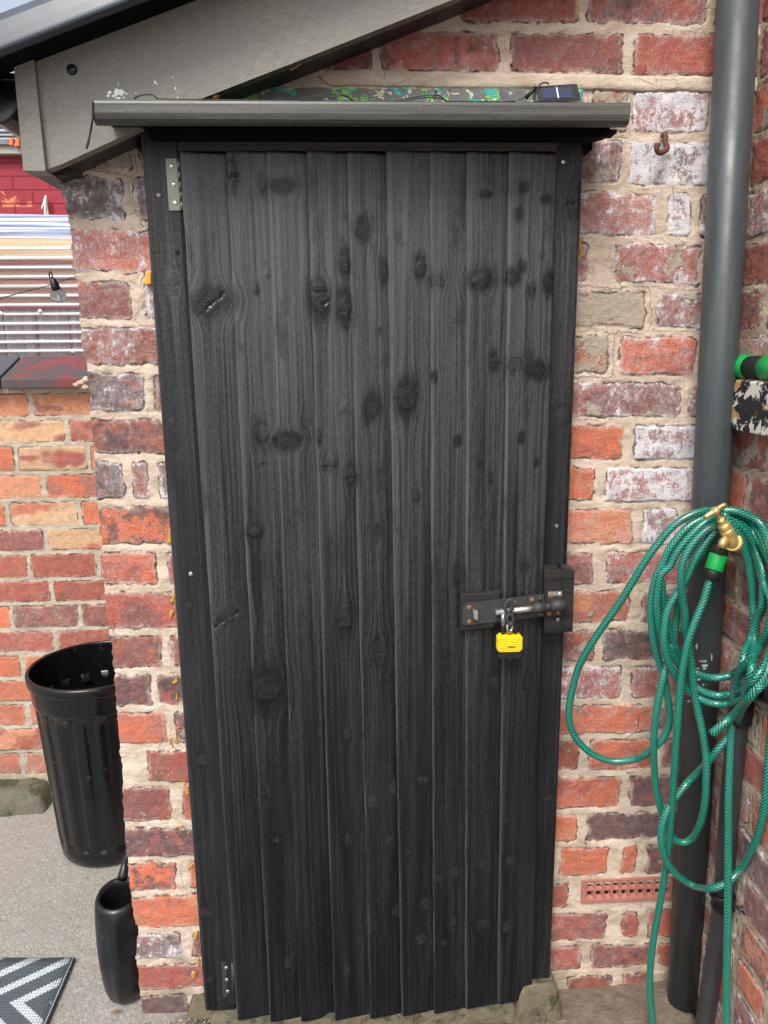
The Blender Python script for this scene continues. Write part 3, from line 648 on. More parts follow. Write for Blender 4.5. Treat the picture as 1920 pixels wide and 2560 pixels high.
door = empty('plank_door', ((DL + DR) / 2, -.06, 0), 'tall black stained timber plank door closed in the brick wall', 'door')
YB = -.060
tops = [387, 487, 575, 662, 750, 834, 929, 1008, 1100, 1203]
bots = [512, 583, 650, 723, 800, 868, 938, 1006, 1076, 1148]
botL = [2206, 2211, 2209, 2204, 2202, 2196, 2190, 2181, 2172, 2160]
topY = [328, 325, 327, 327, 329, 325, 327, 328, 328, 331]
KD = knots_at(YB - .009)
for i in range(9):
    yl = YB - .0190; yr = YB - .0035
    tl = PY(*D(tops[i], topY[i]), yl); bl = PY(*D(bots[i], botL[i]), yl)
    tr = PY(*D(tops[i + 1], 330), yr); br = PY(*D(bots[i + 1], botL[i + 1] - 4), yr)
    last = i == 8
    if not last: tr.x += .012; br.x += .012
    zt_ = tl.z; zb_ = bl.z
    nv = int((zt_ - zb_) / .0035); nu = 32
    tt = np.concatenate([np.linspace(0, .07, 6)[:-1], np.linspace(.07, 1, nu - 5)])[None, :]; zz = np.linspace(zb_, zt_, nv)[:, None]
    f_ = (zz - zb_) / (zt_ - zb_)
    jag = (fbm(zz * 14, zz * 0 + i * 9, 5, 3) - .5) * .0022
    xl = bl.x + (tl.x - bl.x) * f_ + jag
    xr = br.x + (tr.x - br.x) * f_
    X = xl + (xr - xl) * tt; Z = zz + 0 * tt
    yy = yl + (yr - yl) * tt
    gw, kn = knot_fields(X, Z, KD, 3 + i)
    # rounded, slightly proud and uneven left arris
    dist = (X - xl)
    tt2 = .95 * sstep(.35, 1.95, Z + (fbm(X * 30 + i * 7, Z * 1.2, 60, 3) - .5) * .5) * (.35 + 1.05 * fbm(X * 60 + i * 5, Z * 1.4, 61, 4))  # paler towards the top: sky sheen painted in, streaked like worn stain
    wr = np.clip(tt2 + .75 * np.exp(-dist / .0022), 0, 1.2)  # lighter left arris: light caught on the edge, painted in
    bow = .0016 * np.sin(zz * 3.1 + i * 1.7) + .0012 * np.sin(zz * 7.7 + i)
    Y = yy + bow * (1 - tt) + .0034 * np.exp(-(dist / .0024) ** 1.2) + (fbm(X * 90, Z * 12, 40 + i, 3) - .5) * .0012
    Y = Y - .0010 * sstep(-.3, .2, kn[..., 0]) * (i % 2) + .0035 * kn[..., 2]
    # wrap the left edge back, so the lap has a real thickness
    back = np.stack([xl + .0004, np.full_like(xl, YB + .004), zz], -1)
    mid = np.stack([xl - .0003, yl + .0050 + bow, zz], -1)
    mid2 = np.stack([xl - .0001, yl + .0032 + bow, zz], -1)
    P = np.concatenate([back, mid, mid2, np.stack([X, Y, Z], -1), np.stack([X[:, -1:], np.full((nv, 1), YB + .004), Z[:, -1:]], -1)], 1)
    seedc = np.full((nv, P.shape[1], 1), i * 1.37)
    def ext(a): return np.concatenate([a[:, :1]] * 3 + [a, a[:, -1:]], 1)
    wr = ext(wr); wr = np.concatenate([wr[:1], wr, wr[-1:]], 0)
    gw3 = np.concatenate([ext(gw)[..., None], ext(Z)[..., None], seedc], -1)
    # closed ends: fold the first and last rows back
    e0 = P[:1].copy(); e0[..., 1] = YB + .004; e1 = P[-1:].copy(); e1[..., 1] = YB + .004
    P = np.concatenate([e0, P, e1], 0); gw3 = np.concatenate([gw3[:1], gw3, gw3[-1:]], 0)
    kk = ext(kn); kk = np.concatenate([kk[:1], kk, kk[-1:]], 0)
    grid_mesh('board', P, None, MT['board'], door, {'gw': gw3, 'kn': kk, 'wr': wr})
# backing ledge inside (closes the laps)
b = B(); b.box((DL + .02, YB + .004, .06), (DR - .02, YB + .02, DT - .03)); b.build('door_backing', MT['dark'], door)
def post(name, q, y0, y1, knots, seed, label=None):
    bl, br, tr, tl = [PY(*D(*p), y0) for p in q]
    nv = int((tl.z - bl.z) / .004); nu = 18
    zz = np.linspace(min(bl.z, br.z), max(tl.z, tr.z), nv)[:, None]; f_ = (zz - bl.z) / (tl.z - bl.z); tt = np.linspace(0, 1, nu)[None, :]
    xl = bl.x + (tl.x - bl.x) * f_; xr = br.x + (tr.x - br.x) * f_; X = xl + (xr - xl) * tt; Z = zz + 0 * tt
    ks = []
    for (px, py, rx, ry, an, dk, gp) in knots:
        p = PY(*D(px, py), y0); s1 = DS * 1.42 / FPX; ks.append((p.x, p.z, rx * s1, ry * s1, R(an), dk, gp))
    gw, kn = knot_fields(X, Z, ks, seed)
    gw = gw * .8 + .006 * fbm(Z * 2.5, X * 8, seed + 2, 2)
    d = np.minimum(X - xl, xr - X)
    Y = y0 + .003 * np.exp(-d / .0018) + (fbm(X * 60, Z * 6, seed, 3) - .5) * .001
    # drying split running down the left post
    if seed == 70:
        cx = xl + (xr - xl) * (.42 + .06 * fbm(zz * 6, zz * 0, 4, 3)); cr = np.exp(-((X - cx) / .0012) ** 2) * sstep(1.25, 1.3, Z) * (1 - sstep(1.5, 1.75, Z))
        kn[..., 2] = np.maximum(kn[..., 2], cr); Y = Y + .003 * cr
    kn[..., 2] = np.maximum(kn[..., 2], 0)
    side = lambda x, y: np.stack([x + 0 * zz, np.full_like(zz, y), zz], -1)
    P = np.concatenate([side(xl, y1), side(xl - .0002, y0 + .004), np.stack([X, Y, Z], -1), side(xr + .0002, y0 + .004), side(xr, y1)], 1)
    def ext(a): return np.concatenate([a[:, :1]] * 2 + [a] + [a[:, -1:]] * 2, 1)
    g3 = np.concatenate([ext(gw)[..., None], ext(Z)[..., None], np.full((nv, nu + 4, 1), seed * .77)], -1); kk = ext(kn)
    e0 = P[:1].copy(); e0[..., 1] = y1; e1 = P[-1:].copy(); e1[..., 1] = y1
    P = np.concatenate([e0, P, e1]); g3 = np.concatenate([g3[:1], g3, g3[-1:]]); kk = np.concatenate([kk[:1], kk, kk[-1:]])
    ar = ext(.5 * np.exp(-d / .0015) + 0 * Z + .35 * sstep(1.1, 1.8, Z)); ar = np.concatenate([ar[:1], ar, ar[-1:]])  # edge light and paler top painted in, as on the boards
    return grid_mesh(name, P, None, MT['post'], door, {'gw': g3, 'kn': kk, 'wr': ar})
pl = post('frame_post', [(443, 2183), (508, 2176), (384, 282), (303, 282)], -.052, .0, [(372, 614, 16, 14, 20, .2, .3), (368, 905, 8, 9, 0, .4, .5), (407, 1305, 8, 8, 0, .2, 0), (440, 1970, 14, 14, 0, .3, .2), (437, 1640, 14, 12, 0, .5, .2), (453, 2115, 8, 9, 0, .2, 0)], 70)
pr = post('frame_post', [(1128, 2152), (1187, 2150), (1262, 282), (1195, 282)], -.048, .0, [(1240, 425, 18, 24, 0, .8, .9), (1213, 893, 14, 15, 0, .5, .7), (1208, 1290, 8, 8, 0, .2, 0), (1183, 1722, 10, 10, 0, .3, .2), (1226, 1050, 4, 20, 0, .2, .8)], 71)
def rail_mesh(name, q, y0, y1, parent, mat, bev=.003): b = B(); b.pxbox([D(*p) for p in q], y0, y1, bev); return b.build(name, mat, parent)
rail_mesh('head_rail', [(384, 327), (1206, 327), (1206, 297), (384, 297)], -.062, -.02, door, MT['rail'])
rail_mesh('frame_head', [(303, 300), (1262, 300), (1262, 272), (303, 272)], -.044, .0, door, MT['under'])
# hinges
def screw(p, n, r, mat, parent):
    b = B(); s_, rings = b.lathe([(r, 0), (r * .98, .0006), (r * .75, .0011), (.0001, .0012)], p, n, 16)
    u = Vector((1, 0, 0)).rotation_difference(Vector((.7, 0, .7))) if 0 else None
    o = b.build('screw', mat, parent)
    b = B()
    for a in (45, 135):
        m_ = Matrix.Translation(p + n * .0011) @ Matrix.Rotation(R(a), 4, 'Y')
        b.box((-r * .55, -.0003, -r * .13), (r * .55, .0003, r * .13), m=m_)
    d_ = b.build('screw_slot', MT['dark'], parent) if parent is not None and parent.parent is None else None
    if d_ is None: b2 = None
    return o
FN = Vector((0, -1, 0))
h1 = B(); h1.pxbox([D(365, 455), D(391, 455), D(383, 341), D(357, 342)], -.0545, -.0515, .0006)
hb = h1.build('hinge', MT['steel'], door); tag(hb, 'dull grey steel upper hinge')
for p in ((371, 358), (375, 398), (378, 438)): screw(PY(*D(*p), -.0545), FN, .0042, MT['bright'], hb)
b = B(); pa = PY(*D(393.5, 455), -.060); pb = PY(*D(385, 342), -.060)
for k in range(5):
    a_ = pa.lerp(pb, k / 5 + .01); c_ = pa.lerp(pb, (k + 1) / 5 - .01); b.cyl(a_, c_, .0036, 12)
b.build('hinge_barrel', MT['steel'], hb)
h2 = B(); h2.pxbox([D(481, 2155), D(504, 2153), D(500, 2079), D(478, 2080)], -.0555, -.0515, .0006)
hb2 = h2.build('hinge', MT['ironblack'], door); tag(hb2, 'black painted lower hinge with three bright screws')
for p in ((489, 2091), (490, 2117), (492, 2142)): screw(PY(*D(*p), -.0555), FN, .0042, MT['bright'], hb2)
b = B(); b.cyl(PY(*D(506, 2153), -.061), PY(*D(502, 2080), -.061), .0034, 12); b.build('hinge_barrel', MT['ironblack'], hb2)
for p, m_ in (((343, 422), 'steel'), ((1217, 349), 'bright'), ((412, 1240), 'bright'), ((455, 1990), 'dark'), ((1203, 1137), 'steel'), ((383, 545), 'dark')):
    y_ = -.0525 if p[0] < 600 else -.0485
    screw(PY(*D(*p), y_), FN, .0042, MT[m_], pl if p[0] < 600 else pr)

# lock: packing blocks, bolt plate, rod, keeper
def zl(x, y, yy): return PY(*ZL(x, y), yy)
def rough_block(name, quad, y0, y1, parent):
    b = B(); b.pxbox([ZL(*p) for p in quad], y0, y1, .0012)
    return b.build(name, MT['post_plain'], parent)
MT['post_plain'] = mat_wood('black_stained_block', True, bs=.25, dark=(.008, .008, .009), light=(.028, .027, .026), attr=False)
rough_block('packing_block', [(218, 862), (590, 818), (668, 430), (222, 468)], -.086, -.070, door)
rough_block('packing_block', [(560, 806), (1125, 700), (1125, 520), (560, 560)], -.081, -.070, door)
b = B(); b.pxbox([ZL(1140, 888), ZL(1332, 884), ZL(1332, 206), ZL(1140, 190)], -.088, -.02, .0015); kb = b.build('keeper_block', MT['post_plain'], door)
b = B(); b.pxbox([ZL(1325, 880), ZL(1450, 872), ZL(1470, 200), ZL(1325, 150)], -.082, -.005, .0015); b.build('keeper_block', MT['post_plain'], door)
yp = -.0895
bolt = B(); pts = [zl(*p, yp) for p in ((262, 802), (242, 778), (250, 592), (282, 558), (1138, 458), (1138, 702), (300, 800))]
bolt.prism(pts, Vector((0, .0022, 0)), .0004); bp_ = bolt.build('bolt_plate', MT['ironblack'], door); tag(bp_, 'long black bolt plate with rusty screws')
b = B(); b.pxbox([ZL(965, 716), ZL(1135, 702), ZL(1135, 462), ZL(960, 490)], yp - .003, yp, .0005)
# raised half round housing over the rod
ax0, ax1 = zl(612, 660, yp - .011), zl(1330, 580, yp - .011)
dirn = (ax1 - ax0).normalized()
def along(t): return ax0 + dirn * t
LN = (ax1 - ax0).length
def tpx(x): return LN * (x - 612) / (1330 - 612)
b.cyl(along(tpx(1000)), along(tpx(1150)), .0105, 20); b.build('bolt_guide', MT['ironblack'], bp_)
b = B(); b.pxbox([ZL(1160, 702), ZL(1325, 694), ZL(1330, 632), ZL(1160, 640)], yp - .0022, yp + .003, .0005); b.pxbox([ZL(1172, 560), ZL(1335, 548), ZL(1335, 425), ZL(1172, 432)], yp - .0022, yp + .003, .0005)
b.cyl(along(tpx(1205)), along(tpx(1372)), .0110, 20); kp = b.build('keeper', MT['ironblack'], door)
b = B(); b.pxbox([ZL(1180, 485), ZL(1330, 470), ZL(1330, 430), ZL(1180, 436)], yp - .0028, yp - .0023, .0001); b.build('keeper_worn_edge', MT['bright'], kp)
b = B(); b.cyl(along(tpx(606)), along(tpx(1215)), .0062, 20)
b.cyl(along(tpx(690)), zl(688, 800, yp - .013), .0046, 14); b.build('bolt_rod', MT['bright'], bp_)
b = B(); b.pxbox([ZL(372, 735), ZL(416, 752), ZL(418, 652), ZL(362, 632)], yp - .012, yp, .0012); b.build('bolt_stop', MT['bright'], bp_)
def ring(c, rx, rz, r, tiltm=None, seg=20):
    pts = []
    for k in range(seg + 1):
        a = 2 * math.pi * k / seg; v = Vector((rx * math.cos(a), 0, rz * math.sin(a)))
        if tiltm is not None: v = tiltm @ v
        pts.append(c + v)
    return pts
sc1 = 1.42 / FPX / 4.366
b = B()
b.tube(ring(zl(752, 590, yp - .022), 40 * sc1, 72 * sc1, .0036, Matrix.Rotation(R(12), 3, 'Y')), .0036, 10, cap=False, step=.003)
b.tube(ring(zl(765, 735, yp - .022), 34 * sc1, 62 * sc1, .0036, Matrix.Rotation(R(-8), 3, 'Y')), .0036, 10, cap=False, step=.003)
b.build('hasp_staple', MT['ironblack'], bp_)
b = B(); b.tube(ring(zl(762, 820, yp - .018), 36 * sc1, 52 * sc1, .0026, Matrix.Rotation(R(25), 3, 'Z')), .003, 10, cap=False, step=.003); b.build('staple_link', MT['bright'], bp_)
for p in ((318, 605), (320, 760), (1006, 520), (1090, 668)): screw(zl(*p, yp - (.003 if p[0] > 900 else .0003)), FN, .0046, MT['rust'], bp_)
for p in ((1095, 508), (1005, 686)):
    b = B(); b.ball(zl(*p, yp - .004), .0048, sc=(1, .7, 1)); b.build('rivet', MT['ironblack'], bp_)
for p, m_ in (((1215, 478), 'rust'), ((1312, 465), 'bright'), ((1195, 664), 'rust')): screw(zl(*p, yp - .0025), FN, .0046, MT[m_], kp)
b = B(); b.pxbox([ZL(796, 562), ZL(826, 560), ZL(826, 530), ZL(796, 532)], yp - .0004, yp, 0); b.build('rust_mark', MT['rust'], bp_)
b = B(); b.pxbox([ZL(1278, 680), ZL(1302, 678), ZL(1302, 642), ZL(1278, 644)], yp - .0027, yp - .002, 0); b.build('slot', MT['foam'], kp)
screw(zl(1288, 740, -.0885), FN, .0042, MT['steel'], kb)

# padlock hangs from the staple
ypd = -.110
plk = empty('padlock', zl(765, 1050, ypd), 'yellow and black laminated padlock hanging from the door bolt', 'padlock')
def rrect(cx, cz, hw, hh, c): return [Vector((cx - hw + c, ypd, cz - hh)), Vector((cx + hw - c, ypd, cz - hh)), Vector((cx + hw, ypd, cz - hh + c)), Vector((cx + hw, ypd, cz + hh - c * .9)), Vector((cx + hw - c, ypd, cz + hh)), Vector((cx - hw + c, ypd, cz + hh)), Vector((cx - hw, ypd, cz + hh - c)), Vector((cx - hw, ypd, cz - hh + c))]
c0 = zl(764, 1005, ypd); s1 = (zl(896, 1005, ypd).x - zl(632, 1005, ypd).x) / 2; hz = (zl(764, 912, ypd).z - zl(764, 1100, ypd).z) / 2
b = B(); b.prism(rrect(c0.x, c0.z, s1, hz, .0045), Vector((0, .017, 0)), .0016)
for k in range(7):       # laminations as shallow ribs
    z_ = c0.z - hz * .62 + k * hz * .21
    b.box((c0.x - s1 - .0009, ypd - .0009, z_ - .0009), (c0.x + s1 + .0009, ypd + .015, z_ + .0009), .0003, 1)
b.build('body', MT['yellow'], plk)
cb = zl(764, 1130, ypd); hb_ = (zl(764, 1095, ypd).z - zl(764, 1172, ypd).z) / 2
b = B(); b.prism(rrect(cb.x, cb.z, s1 * 1.01, hb_, .0035), Vector((0, .018, 0)), .0012)
b.cyl(Vector((cb.x, ypd + .009, cb.z - hb_ + .001)), Vector((cb.x, ypd + .009, cb.z - hb_ - .005)), .0075, 20); b.build('base', MT['blackrub'], plk)
xa, xb = zl(696, 930, ypd).x, zl(833, 930, ypd).x; zt2 = zl(760, 790, ypd).z; zb2 = c0.z + hz - .002; ym = ypd + .008
rad = (xb - xa) / 2; pts = [Vector((xa, ym, zb2))] + [Vector((xa + rad - rad * math.cos(R(a)), ym, zt2 - rad * .3 + rad * math.sin(R(a)))) for a in range(0, 181, 15)] + [Vector((xb, ym, zb2))]
b = B(); b.tube(pts, .0037, 12, step=.003); b.build('shackle', MT['blackrub'], plk)
tx = bpy.data.curves.new('lettering', 'FONT'); tx.body = 'rolson'; tx.size = .0058; tx.extrude = .0002; tx.offset = .00008; tx.align_x = 'CENTER'
to = bpy.data.objects.new('lettering_tmp', tx); COL.objects.link(to); to.location = (c0.x + .003, ypd - .0014, c0.z - .007); to.rotation_euler = (R(90), 0, 0)
bpy.context.view_layer.update()
tm = bpy.data.meshes.new_from_object(to.evaluated_get(bpy.context.evaluated_depsgraph_get())); tm.transform(to.matrix_world); bpy.data.objects.remove(to)
tm.materials.append(MT['dark']); link(bpy.data.objects.new('lettering', tm), plk)

# ---------------------------------------------------------------- hood over the door
hood = empty('door_hood', (0, -.1, 1.85), 'grey black timber hood board running above the plank door', 'door hood')
fl, fr = PY(*D(199, 240), -.17), PY(*D(1362, 240), -.17)
zt3 = PY(800, 250, -.17).z; zb3 = PY(800, 306, -.17).z
prof = [(-.150, zb3 - .001), (-.162, zb3 + .0005), (-.168, zb3 + .005), (-.1705, zb3 + .013), (-.1705, zt3 - .006), (-.169, zt3 - .002), (-.165, zt3), (-.150, zt3)]
b = B(); b.prism([Vector((fl.x, y, z)) for y, z in prof], Vector((fr.x - fl.x, 0, 0))); o = b.build('fascia', MT['hood'], hood)
b = B(); b.quad8([Vector(p) for p in ((fl.x + .008, -.15, zb3 + .010), (fr.x - .008, -.15, zb3 + .010), (fr.x - .008, .0, zb3 + .016), (fl.x + .008, .0, zb3 + .016), (fl.x + .008, -.15, zt3 - .003), (fr.x - .008, -.15, zt3 - .003), (fr.x - .008, .0, zt3 + .004), (fl.x + .008, .0, zt3 + .004))])
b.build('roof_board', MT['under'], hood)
# shaped bearer under the hood at the right, and its twin
zz0 = zb3 + .0095; zlo = PY(900, 342, -.10).z; YB2 = -.10
for px_, nm in ((1543, 'bracket'),):
    e = PY(px_, 315, YB2); dz_ = zz0 - .006 - zlo; prof2 = [Vector((fl.x + .07, YB2, zz0)), Vector((fl.x + .07, YB2, zlo)), Vector((e.x - .055, YB2, zlo))] + [Vector((e.x - .055 + .045 * math.sin(R(a)), YB2, zz0 - .006 - dz_ * math.cos(R(a)))) for a in (20, 45, 70, 90)] + [Vector((e.x, YB2, zz0 - .006)), Vector((e.x, YB2, zz0))]
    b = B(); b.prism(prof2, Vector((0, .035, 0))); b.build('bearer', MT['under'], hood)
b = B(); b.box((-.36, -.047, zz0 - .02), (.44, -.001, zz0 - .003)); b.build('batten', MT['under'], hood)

# wires lying on the hood
b = B()
def wire(pts, y, r=.0009): b.tube([PY(*p, y) for p in pts], r, 6, step=.004)
wire([Z1(870, 640), Z1(905, 620), Z1(950, 612), Z1(990, 615), Z1(1020, 640)], -.14, .0012)
ZM = zf(640, 0, 2.592)
wire([ZM(290, 655), ZM(330, 630), ZM(400, 620), ZM(450, 610), ZM(520, 612), ZM(580, 625), ZM(635, 658)], -.10)
wire([ZM(300, 658), ZM(350, 640), ZM(430, 625), ZM(500, 635), ZM(560, 612), ZM(600, 630), ZM(625, 658)], -.11)
wire([ZM(910, 658), ZM(960, 640), ZM(1040, 628), ZM(1120, 615), ZM(1180, 618), ZM(1240, 656)], -.10)
wire([ZM(940, 658), ZM(1000, 645), ZM(1100, 632), ZM(1200, 640), ZM(1235, 660)], -.11)
wire([ZM(1120, 660), ZM(1145, 625), ZM(1162, 600), ZM(1158, 580), ZM(1170, 600), ZM(1150, 655)], -.12)
wire([ZM(635, 656), ZM(760, 658), ZM(910, 656)], -.11); wire([Z1(1020, 640), Z1(1300, 645), Z1(1659, 650), ZM(290, 655)], -.13)
wire([Z1(600, 650), Z1(600, 760), Z1(588, 850), Z1(570, 920), Z1(560, 965)], -.172, .0014)
wire([Z1(600, 760), Z1(585, 850), Z1(575, 930), Z1(562, 960)], -.174, .0012)
wire([ZM(1240, 656), ZM(1500, 658), Z3(30, 655), Z3(80, 625), Z3(130, 580)], -.12)
cb_ = b.build('light_cable', MT['wire']); tag(cb_, 'thin tangled black cable lying along the top of the door hood', 'cable')

# solar panel box on the hood
sp = empty('solar_panel', PY(1400, 250, -.12), 'small black solar panel box standing on the right end of the hood', 'solar panel')
tl_, tr_, br_, bl_ = [PY(*Z3(*p), -.145) for p in ((158, 548), (437, 528), (447, 650), (160, 655))]
dz = Vector((0, .028, .004))
b = B(); b.quad8([bl_, br_, br_ + dz, bl_ + dz, tl_ + Vector((0, .012, 0)), tr_ + Vector((0, .012, 0)), tr_ + Vector((0, .03, .006)), tl_ + Vector((0, .03, .006))], .0015); b.build('casing', MT['blackpl'], sp)
msol = M('solar_cell', .18); g = msol.geo(); v = msol.sep(g)
ln = msol.step(msol.math('ABSOLUTE', msol.math('SINE', msol.math('MULTIPLY', v[2], 900))), 0, .25)
sol = msol.out(msol.mix(ln, (.05, .06, .10), msol.mix(msol.noise(g, 60, 3), (.008, .013, .045), (.012, .018, .07))))
def lerp2(a, b_, c_, d_, u, v): return a.lerp(b_, u).lerp(d_.lerp(c_, u), v)
T_, TR_, BR_, BL_ = tl_ + Vector((0, .012, 0)), tr_ + Vector((0, .012, 0)), br_, bl_
off = Vector((0, -.0008, .0003))
q = [lerp2(T_, TR_, BR_, BL_, u, v) + off for u, v in ((.16, .86), (.84, .86), (.84, .16), (.16, .16))]
b = B(); b.quad8([q[0], q[1], q[1] - off * 2, q[0] - off * 2, q[3], q[2], q[2] - off * 2, q[3] - off * 2]); b.build('solar_cell', sol, sp)
q = [lerp2(T_, TR_, BR_, BL_, u, v) + off * 1.6 for u, v in ((.485, .86), (.51, .86), (.51, .16), (.485, .16))]
b = B(); b.quad8([q[0], q[1], q[1] - off * 2, q[0] - off * 2, q[3], q[2], q[2] - off * 2, q[3] - off * 2]); b.build('busbar', mat_simple('silver_strip', (.8, .8, .78), .35, .3), sp)
b = B(); b.tube([PY(*Z3(*p), -.135) for p in ((160, 600), (185, 545), (215, 535), (240, 545))], .0014, 8, step=.004); b.tube([PY(*Z3(*p), -.14) for p in ((90, 635), (125, 595), (155, 565))], .0032, 10, spline=False); b.build('plug_lead', MT['wire'], sp)

# ---------------------------------------------------------------- eaves of the shed roof, upper left
mb = M('weathered_bargeboard', .55, spec=.4); g = mb.geo(); s3 = mb.sep(g)
al = mb.math('ADD', mb.math('MULTIPLY', s3[0], .92), mb.math('MULTIPLY', s3[2], .39)); ac = mb.math('SUBTRACT', mb.math('MULTIPLY', s3[2], .92), mb.math('MULTIPLY', s3[0], .39))
gr = mb.noise(mb.comb(mb.math('MULTIPLY', al, 60), mb.math('MULTIPLY', ac, 480), s3[1]), 1, 4, .65)
gr2 = mb.noise(g, 6, 5, .6)
c = mb.mix(mb.step(gr, .3, .75), (.17, .16, .135), (.29, .27, .225)); c = mb.mix(mb.math('MULTIPLY', mb.step(gr2, .4, .65), .5), c, (.18, .18, .17))
c = mb.mix(mb.math('MULTIPLY', mb.step(mb.noise(g, 38, 6, .75, 1.2), .66, .72), .5), c, (.32, .30, .26))
mbarge = mb.out(c, None, mb.bump(gr, .0004, .25))
eav = empty('roof_eaves', (-.5, 0, 1.9), 'weathered grey bargeboard and black verge trim of the shed roof at upper left', 'roof eaves')
yB = -.090
P1 = [Z1(300, 1105), Z1(215, 385), Z1(80, 400)]
lowL = PY(*Z1(292, 1100), yB); upL = PY(*Z1(215, 380), yB)
# outline of the bargeboard face: up and right out of the frame
lo = [PY(112, 428, yB), PY(155, 410, yB), PY(290, 348, yB), PY(495, 250, yB), PY(752, 150, yB), PY(1130, 0, yB)]
dl = (lo[-1] - lo[1]).normalized(); hi0 = PY(84, 150, yB); far = lo[-1] + dl * .35
ph = PY(436, 0, yB); dh = (ph - PY(31, 154, yB)).normalized()
hifar = PY(31, 154, yB) + dh * 1.25
b = B(); b.prism([lo[0], *lo[1:], far, hifar, hi0 + Vector((0, 0, .03))], Vector((0, .022, 0)), .0015); b.build('bargeboard', mbarge, eav)
# soffit closing the underside back to the wall
b = B(); th = Vector((0, 0, .012))
for a_, c_ in zip(lo[1:-1], lo[2:]):
    b.quad8([a_ + Vector((0, .02, .002)), c_ + Vector((0, .02, .002)), c_ + Vector((0, .10, .002)), a_ + Vector((0, .10, .002)), a_ + Vector((0, .02, .014)), c_ + Vector((0, .02, .014)), c_ + Vector((0, .10, .014)), a_ + Vector((0, .10, .014))])
a_, c_ = lo[-1], far; b.quad8([a_ + Vector((0, .02, .002)), c_ + Vector((0, .02, .002)), c_ + Vector((0, .10, .002)), a_ + Vector((0, .10, .002)), a_ + Vector((0, .02, .014)), c_ + Vector((0, .02, .014)), c_ + Vector((0, .10, .014)), a_ + Vector((0, .10, .014))])
b.build('soffit', MT['rail'], eav)
# boxed end
yE = -.100
b = B(); b.pxbox([Z1(150, 1108), Z1(296, 1108), Z1(218, 385), Z1(85, 400)], yE, yB + .03, .0012); b.build('end_box', mbarge, eav)
e0, e1 = PY(*Z1(152, 1106), yE), PY(*Z1(296, 1106), yE)
b = B(); b.quad8([e0 + Vector((.002, .03, 0)), e1 + Vector((0, .03, 0)), Vector((e1.x, 1.0, e1.z)), Vector((e0.x + .002, 1.0, e0.z)), e0 + Vector((.002, .03, .22)), e1 + Vector((0, .03, .22)), Vector((e1.x, 1.0, e1.z + .22)), Vector((e0.x + .002, 1.0, e0.z + .22))]); b.build('fascia', MT['rail'], eav)
b = B(); b.quad8([Vector(p) for p in ((e1.x, -.05, e1.z + .002), (PXE + .03, -.03, e1.z + .01), (PXE + .03, 1, e1.z + .01), (e1.x, 1, e1.z + .002), (e1.x, -.05, e1.z + .02), (PXE + .03, -.03, e1.z + .03), (PXE + .03, 1, e1.z + .03), (e1.x, 1, e1.z + .02))]); b.build('soffit', MT['rail'], eav)
# verge trim: a hanging black plastic strip with a lit, rounded outer face
mtrim = mat_simple('black_verge_plastic', (.050, .062, .080), .30, var=.15, scale=12, bump=.0001, dirt=(.10, .11, .12), dthr=.64, dscale=10)
yV = -.172
a0 = PY(*Z1(0, 330), yV); a1 = PY(*Z1(860, 0), yV); dv_ = (a1 - a0).normalized(); n_ = Vector((-dv_.z, 0, dv_.x))
A0 = a0 - dv_ * .25; A1 = a1 + dv_ * .9
hgt = .085
prof = [(yV + .002, 0), (yV - .001, .001), (yV - .002, .004), (yV, .008), (yV + .003, .022), (yV + .008, .042), (yV + .016, .055), (yV + .03, .062), (yV + .12, .063), (yV + .12, .055), (yV + .02, .02), (yV + .018, 0)]
b = B(); b.prism([A0 + n_ * h + Vector((0, y - yV, 0)) for y, h in prof], A1 - A0); b.build('verge_trim', mtrim, eav)
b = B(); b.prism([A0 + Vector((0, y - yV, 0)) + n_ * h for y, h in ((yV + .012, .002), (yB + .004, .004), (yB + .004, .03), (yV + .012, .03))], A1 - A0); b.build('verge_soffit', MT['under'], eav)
# roof sheet behind the trim
A0 = PY(36, 140, yV); A0 = a0 + dv_ * ((A0.x - a0.x) / dv_.x)
b = B(); b.quad8([A0 + n_ * .040 + Vector((0, .11, 0)), A1 + n_ * .040 + Vector((0, .11, 0)), A1 + n_ * .040 + Vector((0, 1.2, 0)), A0 + n_ * .040 + Vector((0, 1.2, 0)), A0 + n_ * .055 + Vector((0, .11, 0)), A1 + n_ * .055 + Vector((0, .11, 0)), A1 + n_ * .055 + Vector((0, 1.2, 0)), A0 + n_ * .055 + Vector((0, 1.2, 0))]); b.build('roof_sheet', MT['can'], eav)
# gutter running back along the eaves
gc = PY(-8, 205, -.06); b = B()
pr_ = [(math.cos(R(a)) * .042, math.sin(R(a)) * .066) for a in range(180, 361, 15)]
b.prism([Vector((gc.x + x, -.07, gc.z + z)) for x, z in pr_], Vector((0, 1.1, 0)), .001); b.box((gc.x - .038, -.068, gc.z), (gc.x + .045, 1.03, gc.z + .012), .002)
b.tube([Vector((gc.x + x * 1.02, -.071, gc.z + z * 1.02)) for x, z in pr_], .0025, 8, spline=False); b.build('gutter', MT['blackpl'], eav)
b = B(); b.lathe([(.0085, 0), (.0085, .002), (.0065, .004), (.0001, .0045)], PY(*Z1(467, 452), yB - .0002), FN, 20); b.build('nail_cap', MT['can'], eav)
